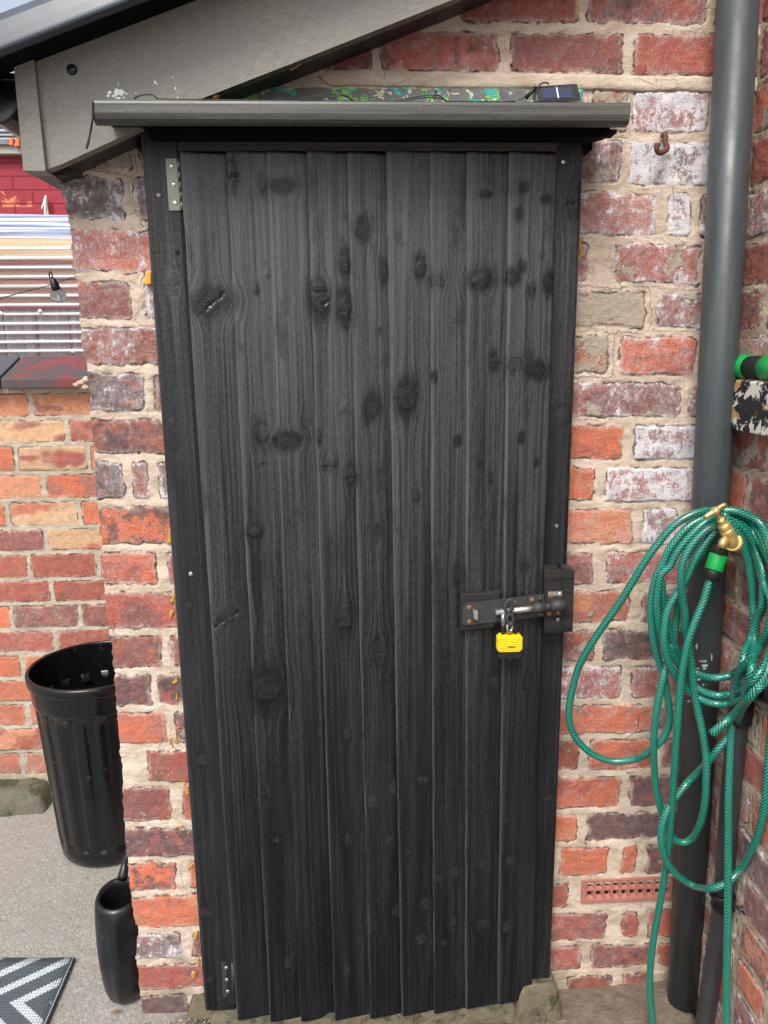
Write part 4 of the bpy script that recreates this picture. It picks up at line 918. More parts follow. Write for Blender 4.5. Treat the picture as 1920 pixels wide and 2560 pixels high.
# splashes of white paint on the board
b = B(); rp = random.Random(5)
wp = mat_simple('white_paint', (.78, .78, .76), .6, var=.06, spec=.3)
def splat(cx, cy, rx, ry, an=0, n=10, yy=yB - .0006):
    pts = []; b = B()
    for k in range(n):
        a = 2 * math.pi * k / n; rr_ = rp.uniform(.75, 1.15); x = rx * rr_ * math.cos(a); y = ry * rr_ * math.sin(a)
        pts.append(PY(*Z1(cx + x * math.cos(an) - y * math.sin(an), cy + x * math.sin(an) + y * math.cos(an)), yy))
    b.prism(pts, Vector((0, .0007, 0))); b.build('paint_splash', wp, eav)
for a_ in [(710, 598, 14, 10), (700, 620, 10, 12), (735, 622, 16, 9), (755, 598, 18, 24), (785, 600, 18, 26), (765, 635, 22, 7), (800, 632, 10, 5), (1003, 530, 7, 9), (1012, 540, 10, 4, .5), (1120, 500, 7, 4, .6), (1137, 572, 4, 12, -.2), (1152, 632, 4, 8, .2), (880, 603, 5, 4), (818, 605, 4, 14, -.6), (1152, 600, 3, 4), (766, 545, 2, 14, .1)]: splat(*a_)
# a little cobwebbed leaf under the board
b = B()
for k in range(9):
    a = rp.uniform(0, 6.28); p0 = PY(*Z1(1390, 622), -.085); b.tube([p0, p0 + Vector((math.cos(a) * .008, rp.uniform(-.004, .004), math.sin(a) * .006))], .0007, 5, spline=False)
lf0 = b.build('dry_leaf', mat_simple('dry_leaf_scrap', (.55, .30, .10), .8, var=.4)); tag(lf0, 'small curled dry leaf caught at the lower edge of the bargeboard', 'leaf')
b = B(); b.tube([PY(*p, -.075) for p in (ZM(300, 380), ZM(290, 415), ZM(260, 435), ZM(225, 455))], .0011, 6, step=.004)
lf = b.build('dry_twig', mat_simple('dry_leaf', (.55, .30, .10), .8, var=.4)); tag(lf, 'thin orange dry twig hanging under the grey bargeboard', 'twig')

# ---------------------------------------------------------------- rusty hook
b = B(); hp = lambda x, y, yy: PY(*Z3(x, y), yy)
b.tube([hp(975, 875, -.004), hp(985, 868, -.018), hp(998, 885, -.024), hp(992, 920, -.026), hp(1005, 950, -.028), hp(1000, 970, -.030), hp(965, 990, -.034), hp(945, 985, -.036), hp(938, 960, -.038), hp(945, 930, -.038)], [.0035, .0042, .0046, .0044, .0052, .0050, .0050, .0046, .0050, .0058], 12, step=.004)
tag(b.build('hook', MT['hook'], None), 'rusty brown iron hook fixed in the wall between door hood and downpipe', 'hook')

# ---------------------------------------------------------------- downpipe
mp = M('black_pvc_pipe', .4, spec=.5); g = mp.geo()
c = mp.mix(mp.noise(g, 5, 4), (.034, .044, .050), (.052, .064, .070))
dst = mp.step(mp.noise(mp.scale(g, (60, 60, 5)), 1, 5, .7), .45, .75); c = mp.mix(mp.math('MULTIPLY', dst, .30), c, (.13, .14, .14))
scr = mp.step(mp.noise(mp.scale(g, (160, 160, 26)), 1, 3, .6, 2.5), .64, .66)
c = mp.mix(mp.math('MULTIPLY', scr, .3), c, (.015, .017, .019))
fl_ = mp.step(mp.noise(g, 130, 3, .6), .73, .76); c = mp.mix(mp.math('MULTIPLY', fl_, .5), c, (.4, .42, .42))
pm = mp.out(c, mp.step(mp.noise(g, 18, 5, .7), .3, .7, .36, .54), mp.bump(mp.noise(g, 14, 3), .0006, .5))
mw = M('paint_flecked_pipe', .35); g = mw.geo()
yP = -.062
tp = PY(*D(1594, 0), yP); bt = PY(*D(1473.5, 2212), yP); dd = (tp - bt) / (tp.z - bt.z)
def pipe_at(z): return bt + dd * (z - bt.z)
dpp = empty('downpipe', pipe_at(0), 'thick black plastic downpipe running full height in the brick corner', 'pipe')
b = B(); b.tube([pipe_at(-.01), pipe_at(2.6)], .0345, 40, spline=False); b.build('pipe', pm, dpp)
b = B()
wpf = mat_simple('dull_paint_fleck', (.34, .33, .31), .7, var=.4, scale=200)
def on_pipe(px, py, r=.0346):
    o = CAM; d = ray(px, py).normalized(); c0_ = pipe_at(0); u = dd.normalized()
    w_ = o - c0_; a = d - u * d.dot(u); bb = w_ - u * w_.dot(u); A_ = a.dot(a); B_ = 2 * a.dot(bb); C2 = bb.dot(bb) - r * r; disc = B_ * B_ - 4 * A_ * C2
    return o + d * ((-B_ - math.sqrt(max(disc, 0))) / (2 * A_))
for (x, y, rx, ry, an) in ((735, 290, 12, 30, .5), (820, 480, 46, 13, .1), (835, 540, 36, 18, .2), (765, 715, 17, 15, 0), (590, 910, 26, 9, 0), (630, 1000, 24, 12, .2), (600, 680, 16, 14, 0), (745, 575, 24, 5, 0), (930, 430, 8, 40, .3), (820, 790, 18, 8, -.7), (835, 580, 20, 10, .2), (700, 660, 10, 6, 0)):
    ps = [on_pipe(*T5(x + 1.4 * rx * rp.uniform(.7, 1.15) * math.cos(2 * math.pi * k / 9) * math.cos(an), y + 1.3 * ry * rp.uniform(.7, 1.15) * math.sin(2 * math.pi * k / 9)), .0349) for k in range(9)]
    b = B(); b.prism(ps, (pipe_at(ps[0].z) - ps[0]).normalized() * .0006); b.build('paint_fleck', wpf, dpp)
# waste pipe beside it
mw2 = mat_simple('grey_black_pipe', (.028, .030, .033), .42, var=.35, scale=18, bump=.0003, dirt=(.10, .085, .06), dthr=.6, dscale=12)
XW = XC - .0235
wz = empty('waste_pipe', PX(1825, 2000, XW), 'thinner dusty black waste pipe with collars clipped to the side wall', 'pipe')
path = [PX(1850, 1742, XW), PX(1836, 1900, XW), PX(1826, 1990, XW), PX(1817, 2120, XW), PX(1808, 2240, XW), PX(1796, 2330, XW), PX(1779, 2440, XW - .004), PX(1762, 2560, XW - .008), PX(1753, 2640, XW - .012)]
b = B(); b.tube(path, .0185, 28, step=.02); b.build('pipe', mw2, wz)
def collar(a_, c_, r_): b = B(); b.tube([a_, a_.lerp(c_, .12), a_.lerp(c_, .2), a_.lerp(c_, .8), a_.lerp(c_, .88), c_], [r_ * .93, r_ * 1.06, r_, r_, r_ * 1.06, r_ * .93], 28, spline=False); b.build('collar', MT['can'], wz)
collar(PX(1853, 1752, XW), PX(1848, 1808, XW), .0225); collar(PX(1811, 2232, XW), PX(1806, 2268, XW), .022)
e_ = PX(1851, 1750, XW); b = B(); b.tube([e_, e_ + Vector((0, 0, .030)), e_ + Vector((.0, -.012, .050)), e_ + Vector((0, -.040, .056)), e_ + Vector((.004, -.068, .054))], .0205, 28, step=.006); b.build('elbow', mat_simple('dusty_grey_elbow', (.11, .12, .13), .5, var=.3, scale=30), wz)
collar(e_ + Vector((.004, -.062, .055)), e_ + Vector((.014, -.085, .054)), .024)
bk = PX(1807, 2236, XW)
b = B(); rg_ = []
for k in range(21): a = 2 * math.pi * k / 20; rg_.append(bk + Vector((math.cos(a) * .0235, math.sin(a) * .0235, 0)))
b.tube(rg_, .0038, 8, cap=False, spline=False); b.tube([bk + Vector((.0, -.024, 0)), Vector((XC - .006, bk.y - .045, bk.z)), Vector((XC + .004, bk.y - .045, bk.z))], .0038, 8, spline=False); b.tube([Vector((XC - .004, bk.y - .045, bk.z)), Vector((XC + .003, bk.y - .045, bk.z))], .009, 12, spline=False); b.build('bracket', MT['blackrub'], wz)

# ---------------------------------------------------------------- sill ledge on the side wall, spray nozzle on it
ms = M('peeling_sill_paint', .75, spec=.3); g = ms.geo(); zsep = ms.sep(g)
n1 = ms.noise(g, 24, 5, .65, .4); n2 = ms.noise(ms.scale(g, (1, 1, 1.4)), 60, 5, .7)
c = ms.mix(ms.step(n1, .46, .475), (.62, .60, .54), (.020, .022, .025))
sk = ms.sep(g); XZ_ = ms.math('ADD', ms.math('MULTIPLY', ms.math('SUBTRACT', n1, .5), .10), sk[2])
och = ms.math('MULTIPLY', ms.step(ms.math('ADD', ms.noise(g, 9, 3), ms.math('MULTIPLY', ms.math('SUBTRACT', n1, .5), .5)), .54, .555), 1)
c = ms.mix(och, c, ms.mix(n2, (.34, .20, .07), (.55, .36, .15)))
c = ms.mix(ms.step(n2, .62, .66), c, (.70, .68, .60))
sillm = ms.out(c, None, ms.bump(ms.math('ADD', ms.step(n1, .5, .53), ms.math('MULTIPLY', n2, .5)), .002, .9))
XS = XC - .040
p_tl = PX(1822, 950, XS); p_bl = PX(1819, 1071, XS)
b = B(); zs1, zs0 = p_tl.z, p_bl.z
b.quad8([Vector(p) for p in ((XS, -1.0, zs0), (XC + .01, -1.0, zs0), (XC + .01, p_tl.y, zs0), (XS, p_tl.y, zs0), (XS, -1.0, zs1), (XC + .01, -1.0, zs1 + .01), (XC + .01, p_tl.y, zs1 + .01), (XS, p_tl.y, zs1))], .003)
o = b.build('window_sill', sillm); tag(o, 'peeling black, white and ochre painted sill jutting from the side wall', 'window sill')
nz = empty('hose_nozzle', Vector((XS + .02, p_tl.y - .05, zs1 + .02)), 'green and black hose spray nozzle lying on the peeling sill', 'hose nozzle')
NX = XS + .019; yv = [PX(p, 925, NX).y for p in (1828, 1833, 1874, 1911)]
nb = Vector((NX, yv[1], zs1 + .0235)); ax = Vector((.03, -1, .006)).normalized(); q1 = yv[1] - yv[2]; q2 = yv[1] - yv[3]
b = B(); b.lathe([(.0001, -.010), (.016, -.009), (.0195, -.005), (.0195, .001)], nb, ax, 28); b.build('inlet', MT['blackrub'], nz)
b = B(); b.lathe([(.0195, 0), (.0215, .002), (.0225, .006), (.0225, q1 - .003), (.0205, q1)], nb, ax, 28); b.build('collar', MT['greenpl'], nz)
b = B(); b.lathe([(.0175, q1 - .002), (.0200, q1 + .002), (.0205, (q1 + q2) / 2), (.0200, q2 - .001), (.0175, q2 + .001)], nb, ax, 96, rfun=lambda r, h, t: r + .0007 * math.sin(t * 24)); b.build('grip', MT['blackrub'], nz)
b = B(); b.lathe([(.0195, q2), (.0225, q2 + .003), (.0225, q2 + .04), (.016, q2 + .07), (.0001, q2 + .071)], nb, ax, 28); b.build('nozzle_tip', MT['greenpl'], nz)

# ---------------------------------------------------------------- tap
yT = -.192
tap = empty('brass_tap', PY(*U6(1000, 850), yT), 'brass garden tap with T handle behind the coiled green hose', 'tap')
def u6(x, y, yy=yT): return PY(*U6(x, y), yy)
s6 = 1.33 / FPX / 6.386 * .98
b = B()
a_, c_ = u6(1090, 850, yT + .01), u6(905, 500, yT)
axd = c_ - a_; H = axd.length
b.lathe([(.0001, -.012), (110 * s6, -.010), (122 * s6, .0), (120 * s6, .25 * H), (112 * s6, .30 * H), (118 * s6, .36 * H), (118 * s6, .50 * H), (108 * s6, .56 * H), (100 * s6, .57 * H)], a_, axd, 28)
b.lathe([(108 * s6, .56 * H), (108 * s6, .78 * H), (92 * s6, .80 * H), (82 * s6, .84 * H), (80 * s6, .92 * H)], a_, axd, 6)
b.lathe([(66 * s6, .90 * H), (66 * s6, 1.04 * H), (30 * s6, 1.05 * H), (.0001, 1.05 * H)], a_, axd, 24)
b.tube([u6(1000, 800, yT + .01), u6(940, 870), u6(915, 950)], [78 * s6, 76 * s6, 74 * s6], 20, spline=False)
b.tube([u6(1080, 850, yT + .01), u6(1160, 890, yT + .03), PX(1872, 1366, XC + .003)], [.017, .0165, .0165], 20, spline=False)
b.build('tap_body', MT['brass'], tap)
b = B(); b.tube([u6(905, 520), u6(815, 350, yT - .006)], 34 * s6, 14, spline=False); b.build('spindle', MT['brass'], tap)
b = B(); b.tube([u6(650, 470, yT - .012), u6(720, 425, yT - .011), u6(815, 370, yT - .010), u6(910, 300, yT - .009), u6(985, 260, yT - .008)], [36 * s6, 42 * s6, 48 * s6, 42 * s6, 36 * s6], 16, step=.004)
b.lathe([(.0001, -50 * s6), (72 * s6, -46 * s6), (76 * s6, 0), (66 * s6, 40 * s6), (40 * s6, 56 * s6), (.0001, 58 * s6)], u6(822, 362, yT - .010), axd, 24); b.build('handle', MT['brass'], tap)

# ---------------------------------------------------------------- hose
mh = M('braided_green_hose', .22, spec=.6); uv = mh.sep(mh.uv())
col2 = mh.math('ABSOLUTE', mh.math('SUBTRACT', mh.math('FRACT', mh.math('MULTIPLY', uv[0], 2)), .5))
sv = mh.math('FRACT', mh.math('ADD', mh.math('MULTIPLY', uv[1], 150), mh.math('MULTIPLY', col2, 4)))
line = mh.step(mh.math('ABSOLUTE', mh.math('SUBTRACT', sv, .5)), .12, .26)
dirt = mh.noise(mh.geo(), 14, 4, .6)
c = mh.mix(line, (.016, .38, .27), (.0004, .038, .028)); c = mh.mix(mh.math('MULTIPLY', mh.step(dirt, .5, .75), .35), c, (.004, .09, .065))
hosem = mh.out(c, mh.math('ADD', mh.math('MULTIPLY', line, .10), .22), mh.bump(mh.math('SUBTRACT', 1, line), .0006, .6), Coat_Weight=.5, Coat_Roughness=.15)
hose = empty('garden_hose', u6(900, 1150, -.17), 'braided green garden hose looped over the brass tap and trailing down', 'hose')
RH = .0071
def waste_y(py): return PX(1824 - max(0, py - 1990) * .02, py, XC - .024).y
def ss_(a, b, x):
    t = min(1, max(0, (x - a) / (b - a))); return t * t * (3 - 2 * t)
def pth(lst, jit=0):
    out = []
    for it in lst:
        if isinstance(it, Vector): out.append(it)
        else:
            f, x, y, yy = it; q_ = f(x, y) if f else (x, y); p_ = PY(*q_, yy)
            k1 = ss_(1725, 1800, q_[0]) * ss_(1560, 1680, q_[1]); k2 = ss_(1835, 1880, q_[0]) * ss_(1560, 1660, q_[1]) * (1 - ss_(1800, 1880, q_[1]))
            yt_ = min(yy, waste_y(max(q_[1], 1742)) - .034) + (yy + .15) * .35; yt_ += (-.292 - yt_) * k2
            p_ = PY(*q_, yy + (yt_ - yy) * k1)
            if p_.x > xc(p_.z) - .014: p_ = PX(*q_, xc(p_.z) - .014)
            out.append(p_)
    return out
N_ = None
strands = [
 # outer left loop
 [(U6, 900, 400, -.14), (U6, 740, 362, -.15), (U6, 560, 385, -.15), (U6, 380, 455, -.15), (U6, 200, 565, -.148), (U6, 50, 705, -.146), (Z4, 640, 475, -.142), (Z4, 560, 580, -.138), (Z4, 460, 740, -.13), (Z4, 350, 920, -.12), (Z4, 240, 1080, -.11), (Z4, 130, 1240, -.10), (Z4, 55, 1370, -.09), (Z4, 0, 1500, -.08), (D, 1229, 1535, -.075), (D, 1238, 1583, -.075), (D, 1270, 1622, -.08), (D, 1320, 1644, -.085), (D, 1372, 1640, -.10), (T5, 60, 1695, -.12), (T5, 230, 1560, -.132), (T5, 330, 1420, -.134), (T5, 378, 1260, -.135), (T5, 375, 1080, -.135), (T5, 355, 920, -.135), (T5, 325, 760, -.135), (T5, 275, 580, -.135), (T5, 215, 380, -.135), (T5, 165, 160, -.136), (T5, 150, 0, -.138), (Z4, 574, 1000, -.14), (Z4, 586, 860, -.142), (Z4, 622, 730, -.144), (Z4, 676, 620, -.146), (U6, 70, 1000, -.148), (U6, 170, 860, -.15), (U6, 300, 700, -.152), (U6, 450, 575, -.152), (U6, 620, 490, -.152), (U6, 780, 430, -.15), (U6, 930, 410, -.146)],
 # second and third strands of the left bunch, rounding the bottom
 [(U6, 880, 430, -.15), (U6, 740, 500, -.162), (U6, 590, 600, -.164), (U6, 440, 740, -.164), (U6, 300, 900, -.162), (U6, 190, 1050, -.16), (U6, 95, 1250, -.158), (Z4, 655, 720, -.156), (Z4, 628, 850, -.154), (Z4, 618, 960, -.152), (Z4, 632, 1080, -.15), (T5, 255, 80, -.148), (T5, 300, 220, -.146), (T5, 370, 330, -.144), (T5, 440, 430, -.142), (T5, 520, 560, -.14), (T5, 600, 690, -.138), (T5, 700, 800, -.138), (T5, 830, 880, -.138), (T5, 960, 920, -.14), (T5, 1080, 925, -.145), (T5, 1230, 890, -.15), (T5, 1400, 790, -.15), (T5, 1540, 640, -.15), (N_, 1915, 1660, -.15), (N_, 1936, 1600, -.15), (N_, 1946, 1520, -.15), (N_, 1938, 1440, -.15), (N_, 1918, 1380, -.15), (U6, 1530, 840, -.15), (U6, 1420, 680, -.15), (U6, 1280, 560, -.15), (U6, 1130, 480, -.15), (U6, 980, 430, -.15)],
 # strand with the long inner loop down past the downpipe and back up
 [(U6, 960, 520, -.16), (U6, 830, 590, -.176), (U6, 700, 650, -.178), (U6, 560, 770, -.178), (U6, 440, 910, -.178), (U6, 350, 1060, -.178), (U6, 290, 1220, -.178), (U6, 270, 1400, -.178), (U6, 280, 1600, -.176), (Z4, 822, 930, -.172), (Z4, 838, 1030, -.168), (T5, 580, 40, -.162), (T5, 610, 180, -.158), (T5, 640, 340, -.156), (T5, 665, 520, -.155), (T5, 685, 700, -.155), (T5, 710, 900, -.156), (T5, 745, 1100, -.157), (T5, 790, 1300, -.158), (T5, 830, 1500, -.158), (T5, 855, 1700, -.157), (T5, 865, 1900, -.156), (Z7, 1258, 80, -.155), (Z7, 1250, 230, -.15), (Z7, 1220, 360, -.145), (Z7, 1170, 450, -.14), (Z7, 1115, 483, -.135), (Z7, 1055, 465, -.132), (Z7, 1012, 400, -.130), (Z7, 975, 310, -.130), (Z7, 948, 200, -.132), (Z7, 928, 104, -.134), (T5, 190, 1950, -.136), (T5, 178, 1750, -.142), (T5, 176, 1550, -.146), (T5, 188, 1330, -.148), (T5, 215, 1120, -.15), (T5, 255, 900, -.15), (T5, 295, 720, -.15), (T5, 335, 560, -.146), (T5, 385, 400, -.138), (T5, 430, 200, -.134), (T5, 455, 40, -.134), (Z4, 775, 1010, -.134), (Z4, 800, 890, -.136), (Z4, 850, 750, -.14), (Z4, 920, 630, -.142), (Z4, 1000, 520, -.145), (Z4, 1070, 400, -.15)],
 # strand sweeping through the middle and under to the right
 [(U6, 970, 560, -.16), (U6, 850, 640, -.168), (U6, 740, 760, -.17), (U6, 640, 900, -.17), (U6, 540, 1050, -.17), (U6, 460, 1200, -.168), (U6, 390, 1360, -.166), (U6, 310, 1520, -.164), (U6, 210, 1680, -.163), (Z4, 730, 940, -.163), (Z4, 692, 1040, -.164), (T5, 318, 30, -.166), (T5, 308, 180, -.168), (T5, 325, 340, -.168), (T5, 370, 500, -.166), (T5, 440, 640, -.162), (T5, 530, 770, -.156), (T5, 640, 880, -.150), (T5, 760, 960, -.146), (T5, 890, 1015, -.145), (T5, 1020, 1040, -.146), (T5, 1150, 1035, -.15), (T5, 1320, 980, -.152), (T5, 1480, 880, -.155), (T5, 1600, 770, -.155), (N_, 1925, 1680, -.155), (N_, 1944, 1620, -.155), (N_, 1950, 1540, -.155), (N_, 1944, 1460, -.155), (U6, 1760, 1300, -.155), (U6, 1660, 1100, -.158), (U6, 1540, 880, -.16), (U6, 1400, 700, -.162), (U6, 1230, 580, -.162), (U6, 1080, 500, -.16)],
 # short lower bow between bunch and the right strands
 [(Z4, 660, 780, -.146), (Z4, 665, 900, -.143), (Z4, 685, 1020, -.14), (T5, 375, 60, -.138), (T5, 420, 220, -.136), (T5, 490, 370, -.134), (T5, 580, 500, -.132), (T5, 680, 600, -.132), (T5, 790, 665, -.132), (T5, 920, 695, -.134), (T5, 1060, 695, -.138), (T5, 1210, 650, -.144), (T5, 1340, 560, -.146), (T5, 1450, 440, -.146), (T5, 1550, 300, -.146), (T5, 1640, 130, -.146), (N_, 1925, 1550, -.146), (N_, 1928, 1500, -.146), (U6, 1620, 1600, -.15), (U6, 1560, 1400, -.155), (U6, 1490, 1150, -.16), (U6, 1400, 930, -.166), (U6, 1300, 760, -.168), (U6, 1180, 620, -.168), (U6, 1060, 540, -.165)],
 # strand from the tap connector to the ground
 [(U6, 745, 1440, -.172), (U6, 690, 1600, -.174), (Z4, 985, 920, -.176), (Z4, 935, 1040, -.178), (Z4, 890, 1150, -.179), (T5, 630, 200, -.18), (T5, 590, 380, -.18), (T5, 555, 560, -.179), (T5, 530, 740, -.178), (T5, 515, 920, -.177), (T5, 500, 1100, -.176), (T5, 485, 1300, -.175), (T5, 470, 1500, -.172), (T5, 455, 1700, -.168), (T5, 445, 1900, -.165), (Z7, 1048, 60, -.162), (Z7, 1035, 250, -.156), (Z7, 1020, 430, -.15), (Z7, 1000, 600, -.145), (Z7, 975, 780, -.14), (Z7, 945, 950, -.137), (Z7, 918, 1100, -.135), (Z7, 897, 1280, -.133), (Z7, 893, 1450, -.131), (Z7, 908, 1600, -.129), (Z7, 918, 1720, -.127)],
 # right strand hanging straight to the ground
 [(U6, 940, 400, -.172), (U6, 1000, 480, -.178), (U6, 1120, 630, -.18), (U6, 1220, 810, -.18), (U6, 1290, 1000, -.18), (U6, 1345, 1200, -.18), (U6, 1380, 1400, -.18), (U6, 1405, 1600, -.18), (Z4, 1362, 960, -.18), (T5, 1480, 40, -.18), (T5, 1425, 200, -.178), (T5, 1370, 340, -.176), (T5, 1325, 520, -.175), (T5, 1285, 700, -.174), (T5, 1250, 880, -.172), (T5, 1220, 1060, -.17), (T5, 1200, 1250, -.168), (T5, 1180, 1450, -.166), (T5, 1168, 1700, -.165), (T5, 1158, 1950, -.164), (Z7, 1402, 200, -.162), (Z7, 1402, 450, -.16), (Z7, 1400, 700, -.158), (Z7, 1398, 950, -.156), (Z7, 1394, 1200, -.154), (Z7, 1391, 1450, -.152), (Z7, 1390, 1659, -.15), (Z7, 1388, 1760, -.15)],
 # second right strand, sweeping under into the big lower loop
 [(U6, 1000, 480, -.165), (U6, 1150, 560, -.17), (U6, 1290, 680, -.172), (U6, 1400, 840, -.172), (U6, 1480, 1020, -.17), (U6, 1550, 1220, -.168), (U6, 1590, 1420, -.166), (U6, 1580, 1600, -.164), (Z4, 1430, 960, -.162), (Z4, 1385, 1060, -.162), (T5, 1480, 220, -.162), (T5, 1468, 400, -.162), (T5, 1450, 560, -.162), (T5, 1415, 730, -.16), (T5, 1370, 900, -.158), (T5, 1330, 1060, -.155), (T5, 1280, 1220, -.15), (T5, 1210, 1360, -.144), (T5, 1110, 1500, -.14), (T5, 1000, 1640, -.138), (T5, 890, 1780, -.138), (T5, 770, 1900, -.138), (T5, 640, 2030, -.140), (Z7, 1130, 105, -.145), (Z7, 1065, 185, -.150), (Z7, 1010, 265, -.155), (Z7, 975, 360, -.16), (Z7, 965, 460, -.163), (Z7, 982, 550, -.164), (Z7, 1025, 640, -.164), (Z7, 1090, 710, -.162), (Z7, 1180, 765, -.16), (Z7, 1290, 780, -.158), (Z7, 1400, 738, -.14), (Z7, 1485, 650, -.14), (Z7, 1555, 530, -.14), (Z7, 1605, 400, -.14), (Z7, 1640, 230, -.14), (N_, 1918, 1950, -.14), (N_, 1926, 1850, -.14), (N_, 1932, 1740, -.142), (N_, 1940, 1620, -.145), (N_, 1944, 1500, -.148), (N_, 1934, 1420, -.15), (U6, 1640, 960, -.155), (U6, 1560, 760, -.158), (U6, 1420, 580, -.158), (U6, 1250, 460, -.156), (U6, 1080, 395, -.152), (U6, 930, 380, -.148)],
 # thick loop ending in the cut end
 [(T5, 925, 1425, -.195), (T5, 1060, 1310, -.196), (T5, 1190, 1200, -.196), (T5, 1310, 1080, -.196), (T5, 1420, 950, -.195), (T5, 1520, 820, -.194), (T5, 1610, 680, -.19), (N_, 1922, 1665, -.186), (N_, 1938, 1600, -.182), (N_, 1946, 1520, -.178), (N_, 1942, 1440, -.176), (N_, 1926, 1370, -.175), (U6, 1560, 590, -.174), (U6, 1400, 470, -.172), (U6, 1220, 390, -.168), (U6, 1060, 360, -.162), (U6, 920, 370, -.158)],
]
b = B(); v0 = 0
for k, st in enumerate(strands):
    b.tube(pth(st), RH * (1.12 if k == 8 else 1), 16, step=.008, v0=v0); v0 += 3.17
b.build('hose_tube', hosem, hose, recalc=False)
cc0, cc1 = u6(905, 950, -.165), u6(748, 1440, -.172); ca = cc1 - cc0; Hc = ca.length
b = B(); b.lathe([(.012, -.004), (145 * s6, -.002), (148 * s6, .22 * Hc), (120 * s6, .26 * Hc)], cc0, ca, 40, rfun=lambda r, h, t: r + .0004 * math.sin(t * 20)); b.lathe([(.010, .68 * Hc), (110 * s6, .74 * Hc), (140 * s6, .76 * Hc), (142 * s6, .80 * Hc), (138 * s6, 1.04 * Hc), (.006, 1.06 * Hc)], cc0, ca, 48, rfun=lambda r, h, t: r + .0004 * math.sin(t * 24) * (h > .78 * Hc)); b.build('coupling_ring', MT['blackrub'], hose)
b = B(); b.lathe([(.010, .22 * Hc), (152 * s6, .225 * Hc), (158 * s6, .30 * Hc), (152 * s6, .50 * Hc), (158 * s6, .70 * Hc), (150 * s6, .735 * Hc), (.010, .74 * Hc)], cc0, ca, 40, rfun=lambda r, h, t: r - .0008 * max(0, math.cos(2 * t)) ** 4); b.build('coupling_body', MT['greenpl'], hose)

# ---------------------------------------------------------------- ground and stones
mg = M('rough_concrete', .9, spec=.2); g = mg.geo()
v1 = mg.vor(g, 190, 'F1', 'Color'); vd1 = mg.vor(g, 190); n1 = mg.noise(g, 5, 5, .6); n2 = mg.noise(g, 260, 4, .7); n3 = mg.noise(g, 60, 4, .6)
c = mg.mix(n1, (.25, .235, .212), (.315, .297, .27)); c = mg.mix(mg.math('MULTIPLY', mg.step(n2, .4, .7), .45), c, (.20, .185, .165))
c = mg.mix(mg.math('MULTIPLY', mg.step(mg.sep(v1)[0], .72, .9), .28), c, (.52, .50, .46)); c = mg.mix(mg.math('MULTIPLY', mg.step(mg.sep(v1)[1], .8, .9), .3), c, (.10, .095, .09))
c = mg.mix(mg.math('MULTIPLY', mg.step(n3, .6, .7), .3), c, (.15, .14, .12))
sg = mg.sep(g); dkg = mg.math('MULTIPLY', mg.math('MULTIPLY', mg.step(mg.math('ADD', sg[0], mg.math('MULTIPLY', n1, .12)), -.38, -.30), mg.step(sg[0], .60, .45)), mg.math('SUBTRACT', 1, mg.step(sg[1], -.02, .02)))  # dark patch added before the door, mostly unseen, to cut bounce light
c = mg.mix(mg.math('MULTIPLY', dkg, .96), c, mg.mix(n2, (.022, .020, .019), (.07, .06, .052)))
gm = mg.out(c, None, mg.bump(mg.math('ADD', mg.math('MULTIPLY', vd1, -.8), mg.math('ADD', n3, n2)), .0018, .8))
xs_ = np.concatenate([[-40, -10, -4], np.arange(-1.6, 1.2, .02), [4, 10, 40]]); ys_ = np.concatenate([[-40, -10, -4], np.arange(-1.8, 1.4, .02), [4, 12, 60]])
X, Y = np.meshgrid(xs_, ys_); Z = (fbm(X * 2, Y * 2, 5) - .5) * .012 - .004
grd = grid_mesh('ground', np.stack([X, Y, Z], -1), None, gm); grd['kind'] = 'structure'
# rough stone slab at the foot of the wall, right
def stone(name, x0, x1, y0, y1, z0, z1, seed, mat, parent=None, n=(40, 16), rnd=.02, amp=.006, slope=0):
    us_ = np.linspace(0, 1, n[0]); vs2 = np.linspace(0, 1, n[1]); Uu, Vv = np.meshgrid(us_, vs2)
    X = x0 + (x1 - x0) * Uu; Y = y0 + (y1 - y0) * Vv
    dx = np.minimum(X - x0, x1 - X); dy = Y - y0
    e = sstep(0, rnd, dx + .0) * sstep(0, rnd, dy + .0)
    Zt = z0 + (z1 - z0) * np.sqrt(e) + (fbm(X * 22, Y * 22, seed) - .5) * amp * 2 * e
    X = X + (fbm(X * 12, Y * 12, seed + 4) - .5) * .012; Y = Y + (fbm(X * 14, Y * 14 + 9, seed + 7) - .5) * .012
    Zt = Zt + slope * (X - x0)
    return grid_mesh(name, np.stack([X, Y, Zt], -1), None, mat, parent)
mslab = mat_simple('rough_grey_slab', (.155, .128, .098), .92, var=.6, scale=44, bump=.004, spec=.2, dirt=(.30, .27, .22), dthr=.60, dscale=20)
o = stone('stone_slab',   .40, XC, -.16, -.003, -.03, .004, 3, mslab, None, (70, 30), .02, .007, slope=.06); tag(o, 'rough brown grey stone slab on the ground below the vent brick', 'stone slab')
stp = empty('door_step', (0, -.03, 0), 'worn mossy sandstone doorstep under the black plank door', 'doorstep')
stone('step_stone', -.335, .355, -.075, .02, -.01, .040, 8, MT['stone'], stp, (110, 20), .012, .006)
pz = PY(1413, 2500, -.05)
stone('step_stone', PY(1285, 2500, -.07).x, PY(1408, 2500, -.07).x, -.085, .0, .0, PY(1370, 2452, -.05).z + .006, 15, MT['stone'], stp, (40, 26), .022, .004)
